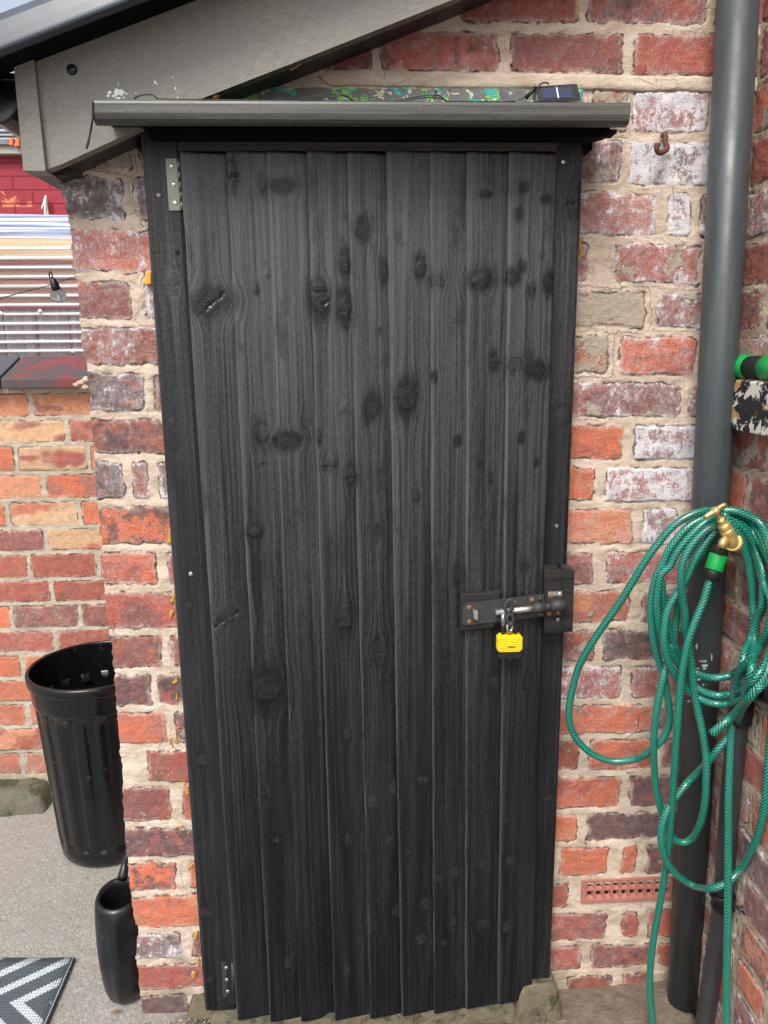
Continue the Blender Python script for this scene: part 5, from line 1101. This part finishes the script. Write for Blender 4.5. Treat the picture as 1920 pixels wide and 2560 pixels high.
# pebbles and crumbs at the door foot
mpb = mat_simple('pebble', (.30, .26, .22), .85, var=.5, scale=40, bump=.001, dirt=(.5, .45, .38), dthr=.55, dscale=60)
b = B(); rg2 = random.Random(2)
for k in range(420):
    x = rg2.uniform(-.32, .50); y = -.085 - abs(rg2.gauss(0, .035)); r = rg2.uniform(.0015, .0045) * (1.5 if rg2.random() < .1 else 1)
    if x > .41: continue
    m_ = Matrix.Translation((x, y, r * .3)) @ Matrix.Rotation(rg2.uniform(0, 6), 4, 'Z') @ Matrix.Diagonal((r, r * rg2.uniform(.6, 1), r * .6, 1))
    gg = bmesh.ops.create_icosphere(b.bm, subdivisions=1, radius=1, matrix=m_)
for k in range(200):
    x = rg2.uniform(-.52, -.30); y = -.03 - abs(rg2.gauss(0, .02)); r = rg2.uniform(.001, .003)
    bmesh.ops.create_icosphere(b.bm, subdivisions=1, radius=1, matrix=Matrix.Translation((x, y, r * .3)) @ Matrix.Diagonal((r, r, r * .6, 1)))
tag(b.build('gravel', mpb), 'loose pebbles and crumbs scattered along the foot of the door', 'gravel', None, 'stuff')
# base rubble of the pier
o = stone('base_stone', PY(468, 2520).x, DL + .015, -.03, .0, -.01, .045, 21, MT['stone'], None, (30, 20), .02, .01); tag(o, 'crumbling pale stone at the foot of the left door post', 'stone')
b = B()
lf_m = mat_simple('fallen_leaf', (.20, .07, .03), .8, var=.4)
for k, (px, py, s_, a) in enumerate(((290, 2530, .012, .3),)):
    p = PZ(px, py, .004); b.prism([p + Vector((math.cos(a) * s_, math.sin(a) * s_, 0)), p + Vector((-math.sin(a) * s_ * .25, math.cos(a) * s_ * .25, .003)), p - Vector((math.cos(a) * s_, math.sin(a) * s_, 0)), p + Vector((math.sin(a) * s_ * .25, -math.cos(a) * s_ * .25, .001))], Vector((0, 0, .0008)))
tag(b.build('fallen_leaf', lf_m), 'brown dry leaf on the concrete beside the watering can', 'leaf', 'dead leaves on the concrete')
pz = PZ(2, 2027, .004); b = B(); b.prism([pz + Vector((-.03, 0, 0)), pz + Vector((0, -.006, .002)), pz + Vector((.012, 0, 0)), pz + Vector((0, .006, .001))], Vector((0, 0, .0008)))
tag(b.build('fallen_leaf', lf_m), 'dark red leaf at the left edge of the concrete near the dustbin', 'leaf', 'dead leaves on the concrete')

# ---------------------------------------------------------------- garden wall behind
yG = .90
gw_ = empty('garden_wall', (-.8, yG, 0), 'orange and red brick garden wall with coping behind the dustbin', 'wall')
gy = [978, 1045, 1110, 1181, 1250, 1318, 1380, 1448, 1508, 1572, 1632, 1694, 1754, 1814, 1876, 1936]
gj = [[78, 255], [-20, 168], [41, 222], [111, 290], [20, 200], [-60, 115, 280], [73, 248], [131, 300], [30, 201], [141, 310], [56, 225], [-20, 150], [68, 240], [-10, 150], [57, 230]]
gt = ['COCOC', 'YQOQO', 'YCOCO', 'QCPOC', 'YOYPO', 'PYRRO', 'RYORR', 'RBRPR', 'PPRRO', 'RRQRR', 'ORORO', 'OROOR', 'ORORO', 'CCOCO', 'QPQRQ']
gb = []; zs = [PY(120, y, yG).z for y in gy]
rg3 = random.Random(12)
for i in range(15):
    xs2 = [PY(p, gy[i] + 30, yG).x for p in gj[i]]
    pitch = .255 if len(xs2) < 2 else xs2[1] - xs2[0]
    allx = sorted(set([xs2[0] - pitch * k for k in range(1, 6)] + xs2 + [xs2[-1] + pitch * k for k in range(1, 4)]))
    for k, (xa_, xb_) in enumerate(zip(allx, allx[1:])):
        ty = gt[i][k % 5]; wv_ = .25 if i < 8 else .1
        gb.append((xa_ + .007, xb_ - .007, zs[i + 1] + .0065, zs[i + 1] + .0065, zs[i] - .0065, zs[i] - .0065, ty, rg3.uniform(0, .3) if ty not in 'PY' else .35, (.75 if (i == 7 and k == 2) else rg3.uniform(0, .15)), rg3.uniform(0, .25)))
us2 = np.arange(-2.4, -.40, .005); vs2 = np.arange(-.02, zs[0] + .03, .005)
brick_sheet('wall_face', MT['brick_back'], gw_, us2, vs2, gb, lambda U, V, h: np.stack([U, yG - h, V], -1), 91, wob=.0018, ero=.004, relief=.003)
mc_ = mat_simple('red_painted_coping', (.16, .040, .042), .75, var=.3, scale=40, bump=.001, dirt=(.07, .058, .058), dthr=.44, dscale=12)
zf_ = zs[0] + .004
pA = PY(0, 972, yG - .05); pB = PY(215, 972, yG - .05); zc0 = pA.z; zc1 = PY(100, 946, yG - .05).z
def coping(x0, x1, mat, cut=0):
    b = B(); zt_c = PY(100, 889, yG + .12).z
    b.quad8([Vector(p) for p in ((x0, yG - .05, zc0), (x1, yG - .05, zc0), (x1, yG + .16, zc0), (x0 + cut, yG + .16, zc0), (x0, yG - .05, zc1), (x1, yG - .05, zc1), (x1, yG + .13, zt_c), (x0 + cut, yG + .13, zt_c))], .004)
    return b.build('coping_stone', mat, gw_)
xj = PY(-2, 946, yG - .05).x
coping(xj + .003, xj + .315, mc_, .0); coping(xj - .6, xj - .006, mat_simple('slate_coping', (.07, .075, .085), .8, scale=30))
b = B(); 
for (px, py, r) in ((196, 955, .011), (206, 957, .013), (214, 950, .013), (190, 961, .009), (212, 966, .014)): b.ball(PY(px, py, yG - .045), r, sc=(1.2, .6, .8), jit=.7)
b.box((-2.3, yG - .012, zs[0] - .004), (-.4, yG + .1, zc0 + .004)); b.build('bedding_mortar', mat_simple('old_bedding', (.50, .42, .32), .9, var=.4, scale=50, bump=.003, dirt=(.08, .08, .04), dthr=.6), gw_)
o = stone('mossy_kerb', -2.3, PY(118, 1960, yG - .06).x, yG - .11, yG, -.01, PY(60, 1948, yG).z + .005, 33, mat_simple('mossy_stone', (.12, .115, .085), .95, var=.5, scale=40, bump=.005, dirt=(.055, .062, .030), dthr=.50, dscale=10), None, (120, 16), .03, .012); tag(o, 'mossy rounded kerb stone along the foot of the garden wall', 'kerb stone')

# ---------------------------------------------------------------- far back: corrugated clear sheet, boards, red wall
yC = 1.55
cs = empty('corrugated_panel', (-1.2, yC, 1.5), 'clear corrugated plastic sheet fixed over timber boards behind the garden wall', 'plastic panel')
mcs = M('clear_corrugated', .08, color=(.9, .9, .95), spec=.9)
g = mcs.geo(); zz_ = mcs.sep(g)[2]
clr = mcs.out(None, None, None, Alpha=1.0)
# sheet: mostly clear, with sky highlights painted white along the ridges
period = (PY(100, 740, yC).z - PY(100, 860, yC).z) / (120 / 23.0)
ztop = PY(100, 606, yC).z; zbot = PY(100, 900, yC).z
ridge = mcs.math('ABSOLUTE', mcs.math('SUBTRACT', mcs.math('FRACT', mcs.math('DIVIDE', mcs.math('SUBTRACT', zz_, zbot), period)), .5))
rk = mcs.step(ridge, .30, .36)
lines_ = mcs.noise(mcs.scale(g, (2, 2, 260)), 1, 3)
alpha = mcs.math('ADD', .22, mcs.math('MULTIPLY', mcs.math('ADD', mcs.math('MULTIPLY', rk, .60), mcs.math('MULTIPLY', mcs.step(lines_, .5, .8), .22)), 1))
mcs.put(mcs.p.inputs['Alpha'], alpha)
mcs.put(mcs.p.inputs['Base Color'], mcs.mix(mcs.math('MULTIPLY', rk, mcs.step(lines_, .3, .6)), (.50, .47, .50), (.88, .88, .9)))
zz = np.arange(zbot - .05, ztop, .003); xx = np.linspace(-3.2, -.5, 30)
X, Z = np.meshgrid(xx, zz); ph_ = ((Z - zbot) / period) % 1; tri_ = np.abs(ph_ - .5)
Y = yC - .014 * sstep(.24, .38, tri_) + .002 * (fbm(X * 3, Z * 0, 2) - .5)
grid_mesh('sheet', np.stack([X, Y, Z], -1), None, clr, cs)
def bd(z0, z1, y, mat, name='board', x0=-3.2, x1=-.5, tilt=0):
    b = B(); b.quad8([Vector(p) for p in ((x0, y, z0 + tilt), (x1, y, z0), (x1, y + .03, z0), (x0, y + .03, z0 + tilt), (x0, y, z1 + tilt), (x1, y, z1), (x1, y + .03, z1), (x0, y + .03, z1 + tilt))], .002); return b.build(name, mat, cs)
def wood2(name, d, l): return mat_wood(name, True, dark=d, light=l, rough=.6, attr=False)
wl = wood2('pale_timber', (.50, .33, .17), (.72, .55, .34)); wb = wood2('brown_timber', (.22, .10, .06), (.42, .24, .15)); wg = mat_wood('greyed_fence', False, dark=(.16, .13, .13), light=(.34, .29, .29), rough=.8, attr=False)
yy_ = yC + .05
bd(PY(50, 655, yy_).z, PY(50, 600, yy_).z, yy_ - .02, wl, tilt=.012)
bd(PY(50, 700, yy_).z, PY(50, 658, yy_).z, yy_, wb, tilt=.006); bd(PY(50, 735, yy_).z, PY(50, 703, yy_).z, yy_, wood2('reddish_timber', (.25, .11, .06), (.46, .22, .12))); bd(PY(50, 765, yy_).z, PY(50, 738, yy_).z, yy_, wb)
x = -3.2
while x < -.55:
    b = B(); b.box((x, yy_ + .02, .9), (x + .118, yy_ + .04, PY(50, 770, yy_).z), .003); b.build('fence_board', wg, cs); x += .125
# bluish lapped sheets lying on top
mbl = M('blue_clear_sheet', .12, spec=.8); g = mbl.geo(); nb_ = mbl.noise(mbl.scale(g, (1.5, 14, 140)), 1, 4, .6)
blm = mbl.out(mbl.ramp(nb_, [(.3, (.15, .20, .40)), (.48, (.36, .43, .66)), (.6, (.75, .80, .92)), (.75, (.9, .92, .95))]))
for k, (ya_, yb_, y_, t) in enumerate(((602, 588, yy_ - .02, .018), (588, 570, yy_ - .01, .02), (572, 545, yy_, .03))):
    z0_, z1_ = PY(190, ya_, y_).z, PY(190, yb_, y_).z; b = B()
    for j in range(3): zc_ = z0_ + (z1_ - z0_) * j / 3; b.quad8([Vector(p) for p in ((-3.2, y_ - j * .001, zc_ + t + .02), (-.5, y_ - j * .001, zc_), (-.5, y_ + .2, zc_ + .02), (-3.2, y_ + .2, zc_ + t + .04), (-3.2, y_ - .003 * j, zc_ + t + .022 + (z1_ - z0_) / 3.3), (-.5, y_ - .003 * j, zc_ + (z1_ - z0_) / 3.3), (-.5, y_ + .2, zc_ + .02 + (z1_ - z0_) / 3.3), (-3.2, y_ + .2, zc_ + t + .04 + (z1_ - z0_) / 3.3))], .001)
    b.build('lapped_sheet', blm, cs)
b = B()
capm = mat_simple('white_cap', (.8, .8, .8), .4)
for (px, py) in ((2, 784), (100, 778), (182, 878)): b = B(); b.lathe([(.008, 0), (.007, .003), (.0001, .005)], PY(px, py, yC - .016), FN, 14); b.build('fixing_cap', capm, cs)

yR = 3.6
ZQ = zf(0, 280, 3.16)
rwl = empty('red_painted_wall', (-2, yR, 2), 'crimson painted brick wall of the neighbouring house in the far left background', 'wall')
mr = M('crimson_masonry_paint', .6, spec=.35); g = mr.geo(); bk_ = mr.nd('ShaderNodeTexBrick'); sx = mr.sep(g); mr.put(bk_.inputs['Vector'], mr.comb(sx[0], sx[2], 0))
bk_.inputs['Scale'].default_value = 1; bk_.inputs['Brick Width'].default_value = .225; bk_.inputs['Row Height'].default_value = .0785; bk_.inputs['Mortar Size'].default_value = .006; bk_.inputs['Mortar Smooth'].default_value = .6
c = mr.mix(mr.noise(g, 8, 5), (.25, .022, .035), (.34, .030, .048)); c = mr.mix(mr.math('MULTIPLY', bk_.outputs['Fac'], .3), c, (.25, .015, .03))
pc_ = PY(*ZQ(130, 668), yR); hx_ = abs(PY(*ZQ(255, 668), yR).x - pc_.x); hz_ = abs(PY(*ZQ(130, 755), yR).z - pc_.z)
inb = mr.math('MULTIPLY', mr.step(mr.math('ABSOLUTE', mr.math('SUBTRACT', sx[0], pc_.x)), hx_, hx_ * .9), mr.step(mr.math('ABSOLUTE', mr.math('SUBTRACT', sx[2], pc_.z)), hz_, hz_ * .9))
bare = mr.math('MULTIPLY', inb, mr.step(mr.noise(g, 9, 5, .65, .4), .50, .52))
c = mr.mix(mr.math('MULTIPLY', bare, mr.step(bk_.outputs['Fac'], .4, .6, 1, .35)), c, mr.mix(mr.noise(g, 40, 4), (.50, .13, .06), (.66, .25, .12)))
redm = mr.out(c, None, mr.bump(mr.math('SUBTRACT', mr.math('MULTIPLY', mr.noise(g, 30, 4), .25), bk_.outputs['Fac']), .01, 1))
ztr = PY(20, 376, yR).z
b = B(); b.box((-9, yR, 0), (-.2, yR + .2, ztr)); b.build('wall_face', redm, rwl)
b = B(); zr2 = PY(20, 376, yR - .1).z; b.box((-9, yR - .06, zr2 - .01), (-.2, yR + .1, zr2 + .05), .004); b.build('grey_fascia', mat_simple('grey_fascia', (.34, .33, .31), .7, var=.3, scale=10), rwl)
b = B(); rr2 = random.Random(4)
for (a0_, a1_, t_, m2) in ((20, 45, 0, 0),):
    pass
b.box((PY(0, 360, yR - .05).x - 1, yR - .08, PY(0, 368, yR - .1).z + .02), (PY(17, 360, yR - .1).x, yR, PY(0, 345, yR - .1).z), .003); b.build('slate', mat_simple('slate_grey', (.17, .18, .18), .7, var=.3), rwl)
b = B(); b.prism([PY(*ZQ(*p), yR - .09) for p in ((110, 268), (150, 268), (148, 200), (130, 200))], Vector((0, .05, 0))); b.prism([PY(*ZQ(*p), yR - .08) for p in ((65, 255), (100, 262), (100, 205), (70, 210))], Vector((0, .05, 0))); b.build('broken_tile', mat_simple('orange_tile', (.60, .17, .06), .75, var=.3), rwl)
b = B()
for py_ in (318, 330, 340): b.box((-7, yR - .07, PY(10, py_, yR - .07).z), (-1, yR - .03, PY(10, py_ - 4, yR - .07).z), .002)
b.build('batten', mat_simple('weathered_batten', (.30, .28, .26), .8, var=.5, scale=20), rwl)
b = B(); b.prism([Vector((-9, yR - .09, PY(0, 318, yR).z)), Vector((-.2, yR - .09, PY(0, 318, yR).z)), Vector((-.2, yR + 2, PY(0, 318, yR).z + .9)), Vector((-9, yR + 2, PY(0, 318, yR).z + .9))], Vector((0, 0, .03))); b.build('roof', mat_simple('brown_roof', (.10, .085, .085), .8, var=.3, scale=12, bump=.004), rwl)
yy2 = yR - .03; b = B(); b.tube([PY(*ZQ(*p), yy2) for p in ((362, 665), (350, 700), (332, 770), (336, 745), (358, 690))], .006, 8, step=.02); b.tube([PY(*ZQ(*p), yy2 - .01) for p in ((362, 660), (358, 760), (358, 870))], [.005, .008, .007], 8, step=.02); b.tube([PY(*ZQ(*p), yy2) for p in ((364, 670), (372, 780), (380, 850))], [.004, .007, .012], 8, step=.02)
tag(b.build('rag', mat_simple('white_cloth', (.72, .68, .62), .9, var=.15)), 'twisted white cloth strip hanging on the crimson wall', 'rag')

# ---------------------------------------------------------------- festoon bulb
yF = .25
ZG = zf(0, 640, 3.456)
fs = empty('festoon_light', PY(*ZG(480, 260), yF), 'clear globe bulb with black holder hanging on a cable left of the pier', 'string light')
def zg(x, y, yy=yF): return PY(*ZG(x, y), yy)
b = B(); b.tube([zg(-900, 620), zg(0, 368), zg(200, 312), zg(420, 255), zg(560, 208), zg(655, 174), zg(720, 150)], .0011, 8, step=.01); b.build('cable', MT['wire'], fs)
top_, bot_ = zg(452, 195), zg(492, 300); axb = bot_ - top_; hb3 = axb.length; k_ = (zg(572, 340).x - zg(432, 340).x) / 140
b = B(); b.lathe([(.0001, -.003), (14 * k_, -.002), (28 * k_, .004), (37 * k_, .015), (38 * k_, hb3), (30 * k_, hb3), (.0001, hb3 - .002)], top_, axb, 24); b.tube(ring(zg(438, 165), 12 * k_, 26 * k_, .001), .0016, 8, cap=False, step=.003); b.build('holder', MT['can'], fs)
mgl = M('clear_glass', .02, spec=.5); mgl.p.inputs['Transmission Weight'].default_value = 1; mgl.p.inputs['IOR'].default_value = 1.12
b = B(); c3 = zg(503, 340); b.ball(c3, 68 * k_); 
gl = b.build('glass_globe', mgl.m, fs, smooth=True)
b = B(); b.lathe([(10 * k_, 0), (16 * k_, .012), (9 * k_, .022), (.0001, .024)], bot_ + axb * .02, axb, 14); b.build('filament', mat_simple('white_led', (.8, .8, .8), .3), fs)

# ---------------------------------------------------------------- dustbin
bc0 = PZ(243, 2120, 0); RB = .175
rim_l = PY(72, 1690, 0)
bcx, bcy = -.755, .64
mbin = MT['blackpl']
bin_ = empty('dustbin', (bcx, bcy, 0), 'large glossy black ribbed plastic bin without a lid behind the pier', 'bin')
HB = .578
def ribbed(r, h, t):
    k = math.cos(t * 18); g_ = 1 / (1 + math.exp(-(k - .1) * 10)); f = 1 if .06 < h < HB * .84 else 0
    return r - .0045 * g_ * f
prof = [(.0001, .002), (.13, .002), (.139, .01), (.142, .03), (.144, .058), (.1445, .0605)] + [(.145 + (h - .06) * .062, h) for h in np.linspace(.062, HB * .838, 14)] + [(.1735, HB * .842), (.1765, HB * .86), (.178, HB * .90), (.180, HB * .945)]
b = B(); b.lathe(prof, Vector((bcx, bcy, 0)), seg=224, rfun=ribbed)
inner = [(.176, HB - .004), (.172, HB * .9), (.166, HB * .8), (.136, .02), (.0001, .018)]
b.lathe(inner, Vector((bcx, bcy, 0)), seg=64); b.build('body', mbin, bin_, recalc=False)
b = B(); b.lathe([(.180, HB * .945), (.186, HB * .952), (.1875, HB * .965), (.1875, HB - .004), (.185, HB), (.178, HB), (.1765, HB - .004), (.1765, HB - .02)], Vector((bcx, bcy, 0)), seg=96); b.build('rim', mbin, bin_, recalc=False)
b = B()
for a in (200, 250, 300): b = B(); b.box((-.012, -.003, -.004), (.012, .003, .004), .001, m=Matrix.Translation((bcx + .16 * math.cos(R(a + 180)), bcy + .16 * math.sin(R(a + 180)), HB * .80)) @ Matrix.Rotation(R(a + 90), 4, 'Z')); b.build('lid_lug', MT['can'], bin_)

# ---------------------------------------------------------------- watering can
wcx, wcy = PY(249, 2400, .06).x + .0575, .060
wc = empty('watering_can', (wcx, wcy, 0), 'black plastic watering can with open top standing beside the pier', 'watering can')
b = B(); HW = .27
def sh(r, h, t):
    ct, st_ = math.cos(t), math.sin(t); ax_, ay_ = .87, .92
    base = r / math.sqrt((ct / ax_) ** 2 + (st_ / ay_) ** 2)
    seam = .009 * math.exp(-((t - 4.75) / .22) ** 2) * min(1, h / .04) * min(1, max(0, (HW * .93 - h) / .05))
    return base + seam
rings_h = [(r, h * 1.04) for r, h in [(.0001, 0), (.038, .001), (.050, .008), (.057, .028), (.063, .08), (.065, .14), (.064, .19), (.062, .225), (.059, .243), (.054, .251), (.048, .250), (.044, .244), (.043, .22), (.048, .05), (.0001, .03)]]
s_, rgs = b.lathe(rings_h, Vector((wcx, wcy, 0)), seg=72, rfun=sh)
for v in b.bm.verts:                      # opening slopes down towards the front
    if v.co.z > .12: v.co.z += (v.co.z - .12) / .13 * (v.co.y - wcy) * .10
b.build('body', MT['can'], wc, recalc=False)
b = B(); b.tube([PY(*Z5(792, 722), wcy + .045), PY(*Z5(806, 650), wcy + .055), PY(*Z5(830, 565), wcy + .08), Vector((wcx + .045, wcy + .17, .36)), Vector((wcx + .045, wcy + .20, .29))], [.013, .0095, .0085, .008, .009], 14, step=.01); b.build('handle', MT['can'], wc)
b = B(); b.tube([Vector((wcx + .01, wcy + .08, .08)), Vector((wcx + .02, wcy + .17, .15)), Vector((wcx + .03, wcy + .27, .27))], [.018, .014, .011], 14, step=.01); b.build('spout', MT['can'], wc)

# ---------------------------------------------------------------- rug
mrg = M('woven_plastic_rug', .6, spec=.4); uvn = mrg.sep(mrg.uv())
u_, v_ = uvn[0], uvn[1]      # metres from the far right corner: u leftwards, v towards the camera
weave = mrg.math('MULTIPLY', mrg.math('SINE', mrg.math('MULTIPLY', u_, 950)), .0025)
tri = mrg.math('PINGPONG', mrg.math('ADD', v_, -.134 + .62), .31)
zig = mrg.math('ADD', mrg.math('ADD', u_, mrg.math('MULTIPLY', tri, 1.33)), weave)
sfr = mrg.math('FRACT', mrg.math('ADD', mrg.math('DIVIDE', mrg.math('SUBTRACT', zig, .09), .0925), 10.5))
st2 = mrg.step(mrg.math('ABSOLUTE', mrg.math('SUBTRACT', sfr, .5)), .17, .19)
edge_ = mrg.step(u_, .010, .011); 
bright_l = mrg.math('MULTIPLY', mrg.step(u_, .0035, .004), mrg.math('SUBTRACT', 1, mrg.step(u_, .0065, .007)))
c = mrg.mix(st2, (.62, .70, .75), (.085, .112, .130))
c = mrg.mix(edge_, mrg.mix(bright_l, (.05, .07, .085), (.60, .70, .76)), c)
rb = mrg.math('SINE', mrg.math('MULTIPLY', v_, 1500)); rug_m = mrg.out(mrg.mix(mrg.math('MULTIPLY', mrg.step(rb, -1, .2, 1, 0), .35), c, (.08, .10, .11)), None, mrg.bump(mrg.math('ADD', rb, mrg.math('SINE', mrg.math('MULTIPLY', u_, 950))), .0012, .8))
cr = PZ(188, 2394, .006); dr = (PZ(118, 2556, .006) - cr).normalized(); dlft = (PZ(0, 2394, .006) - cr).normalized()
b = B(); nu_, nv_ = 40, 30; vv = []
for j in range(nv_ + 1):
    vv.append([b.bm.verts.new(cr + dlft * (1.5 * i / nu_) + dr * (.9 * j / nv_) + Vector((0, 0, .0015 * mnoise.noise(Vector((i * .7, j * .7, 0)))))) for i in range(nu_ + 1)])
for j in range(nv_):
    for i in range(nu_):
        f = b.bm.faces.new((vv[j][i], vv[j + 1][i], vv[j + 1][i + 1], vv[j][i + 1])); f.smooth = True
        for l, (ii, jj) in zip(f.loops, ((i, j), (i, j + 1), (i + 1, j + 1), (i + 1, j))): l[b.uv].uv = (1.5 * ii / nu_, .9 * jj / nv_)
es = [e for e in b.bm.edges if len(e.link_faces) == 1]
r_ = bmesh.ops.extrude_edge_only(b.bm, edges=es)
for v in r_['geom']:
    if isinstance(v, bmesh.types.BMVert): v.co.z -= .005
o = b.build('outdoor_rug', rug_m); tag(o, 'grey and white chevron outdoor rug corner on the concrete', 'rug')
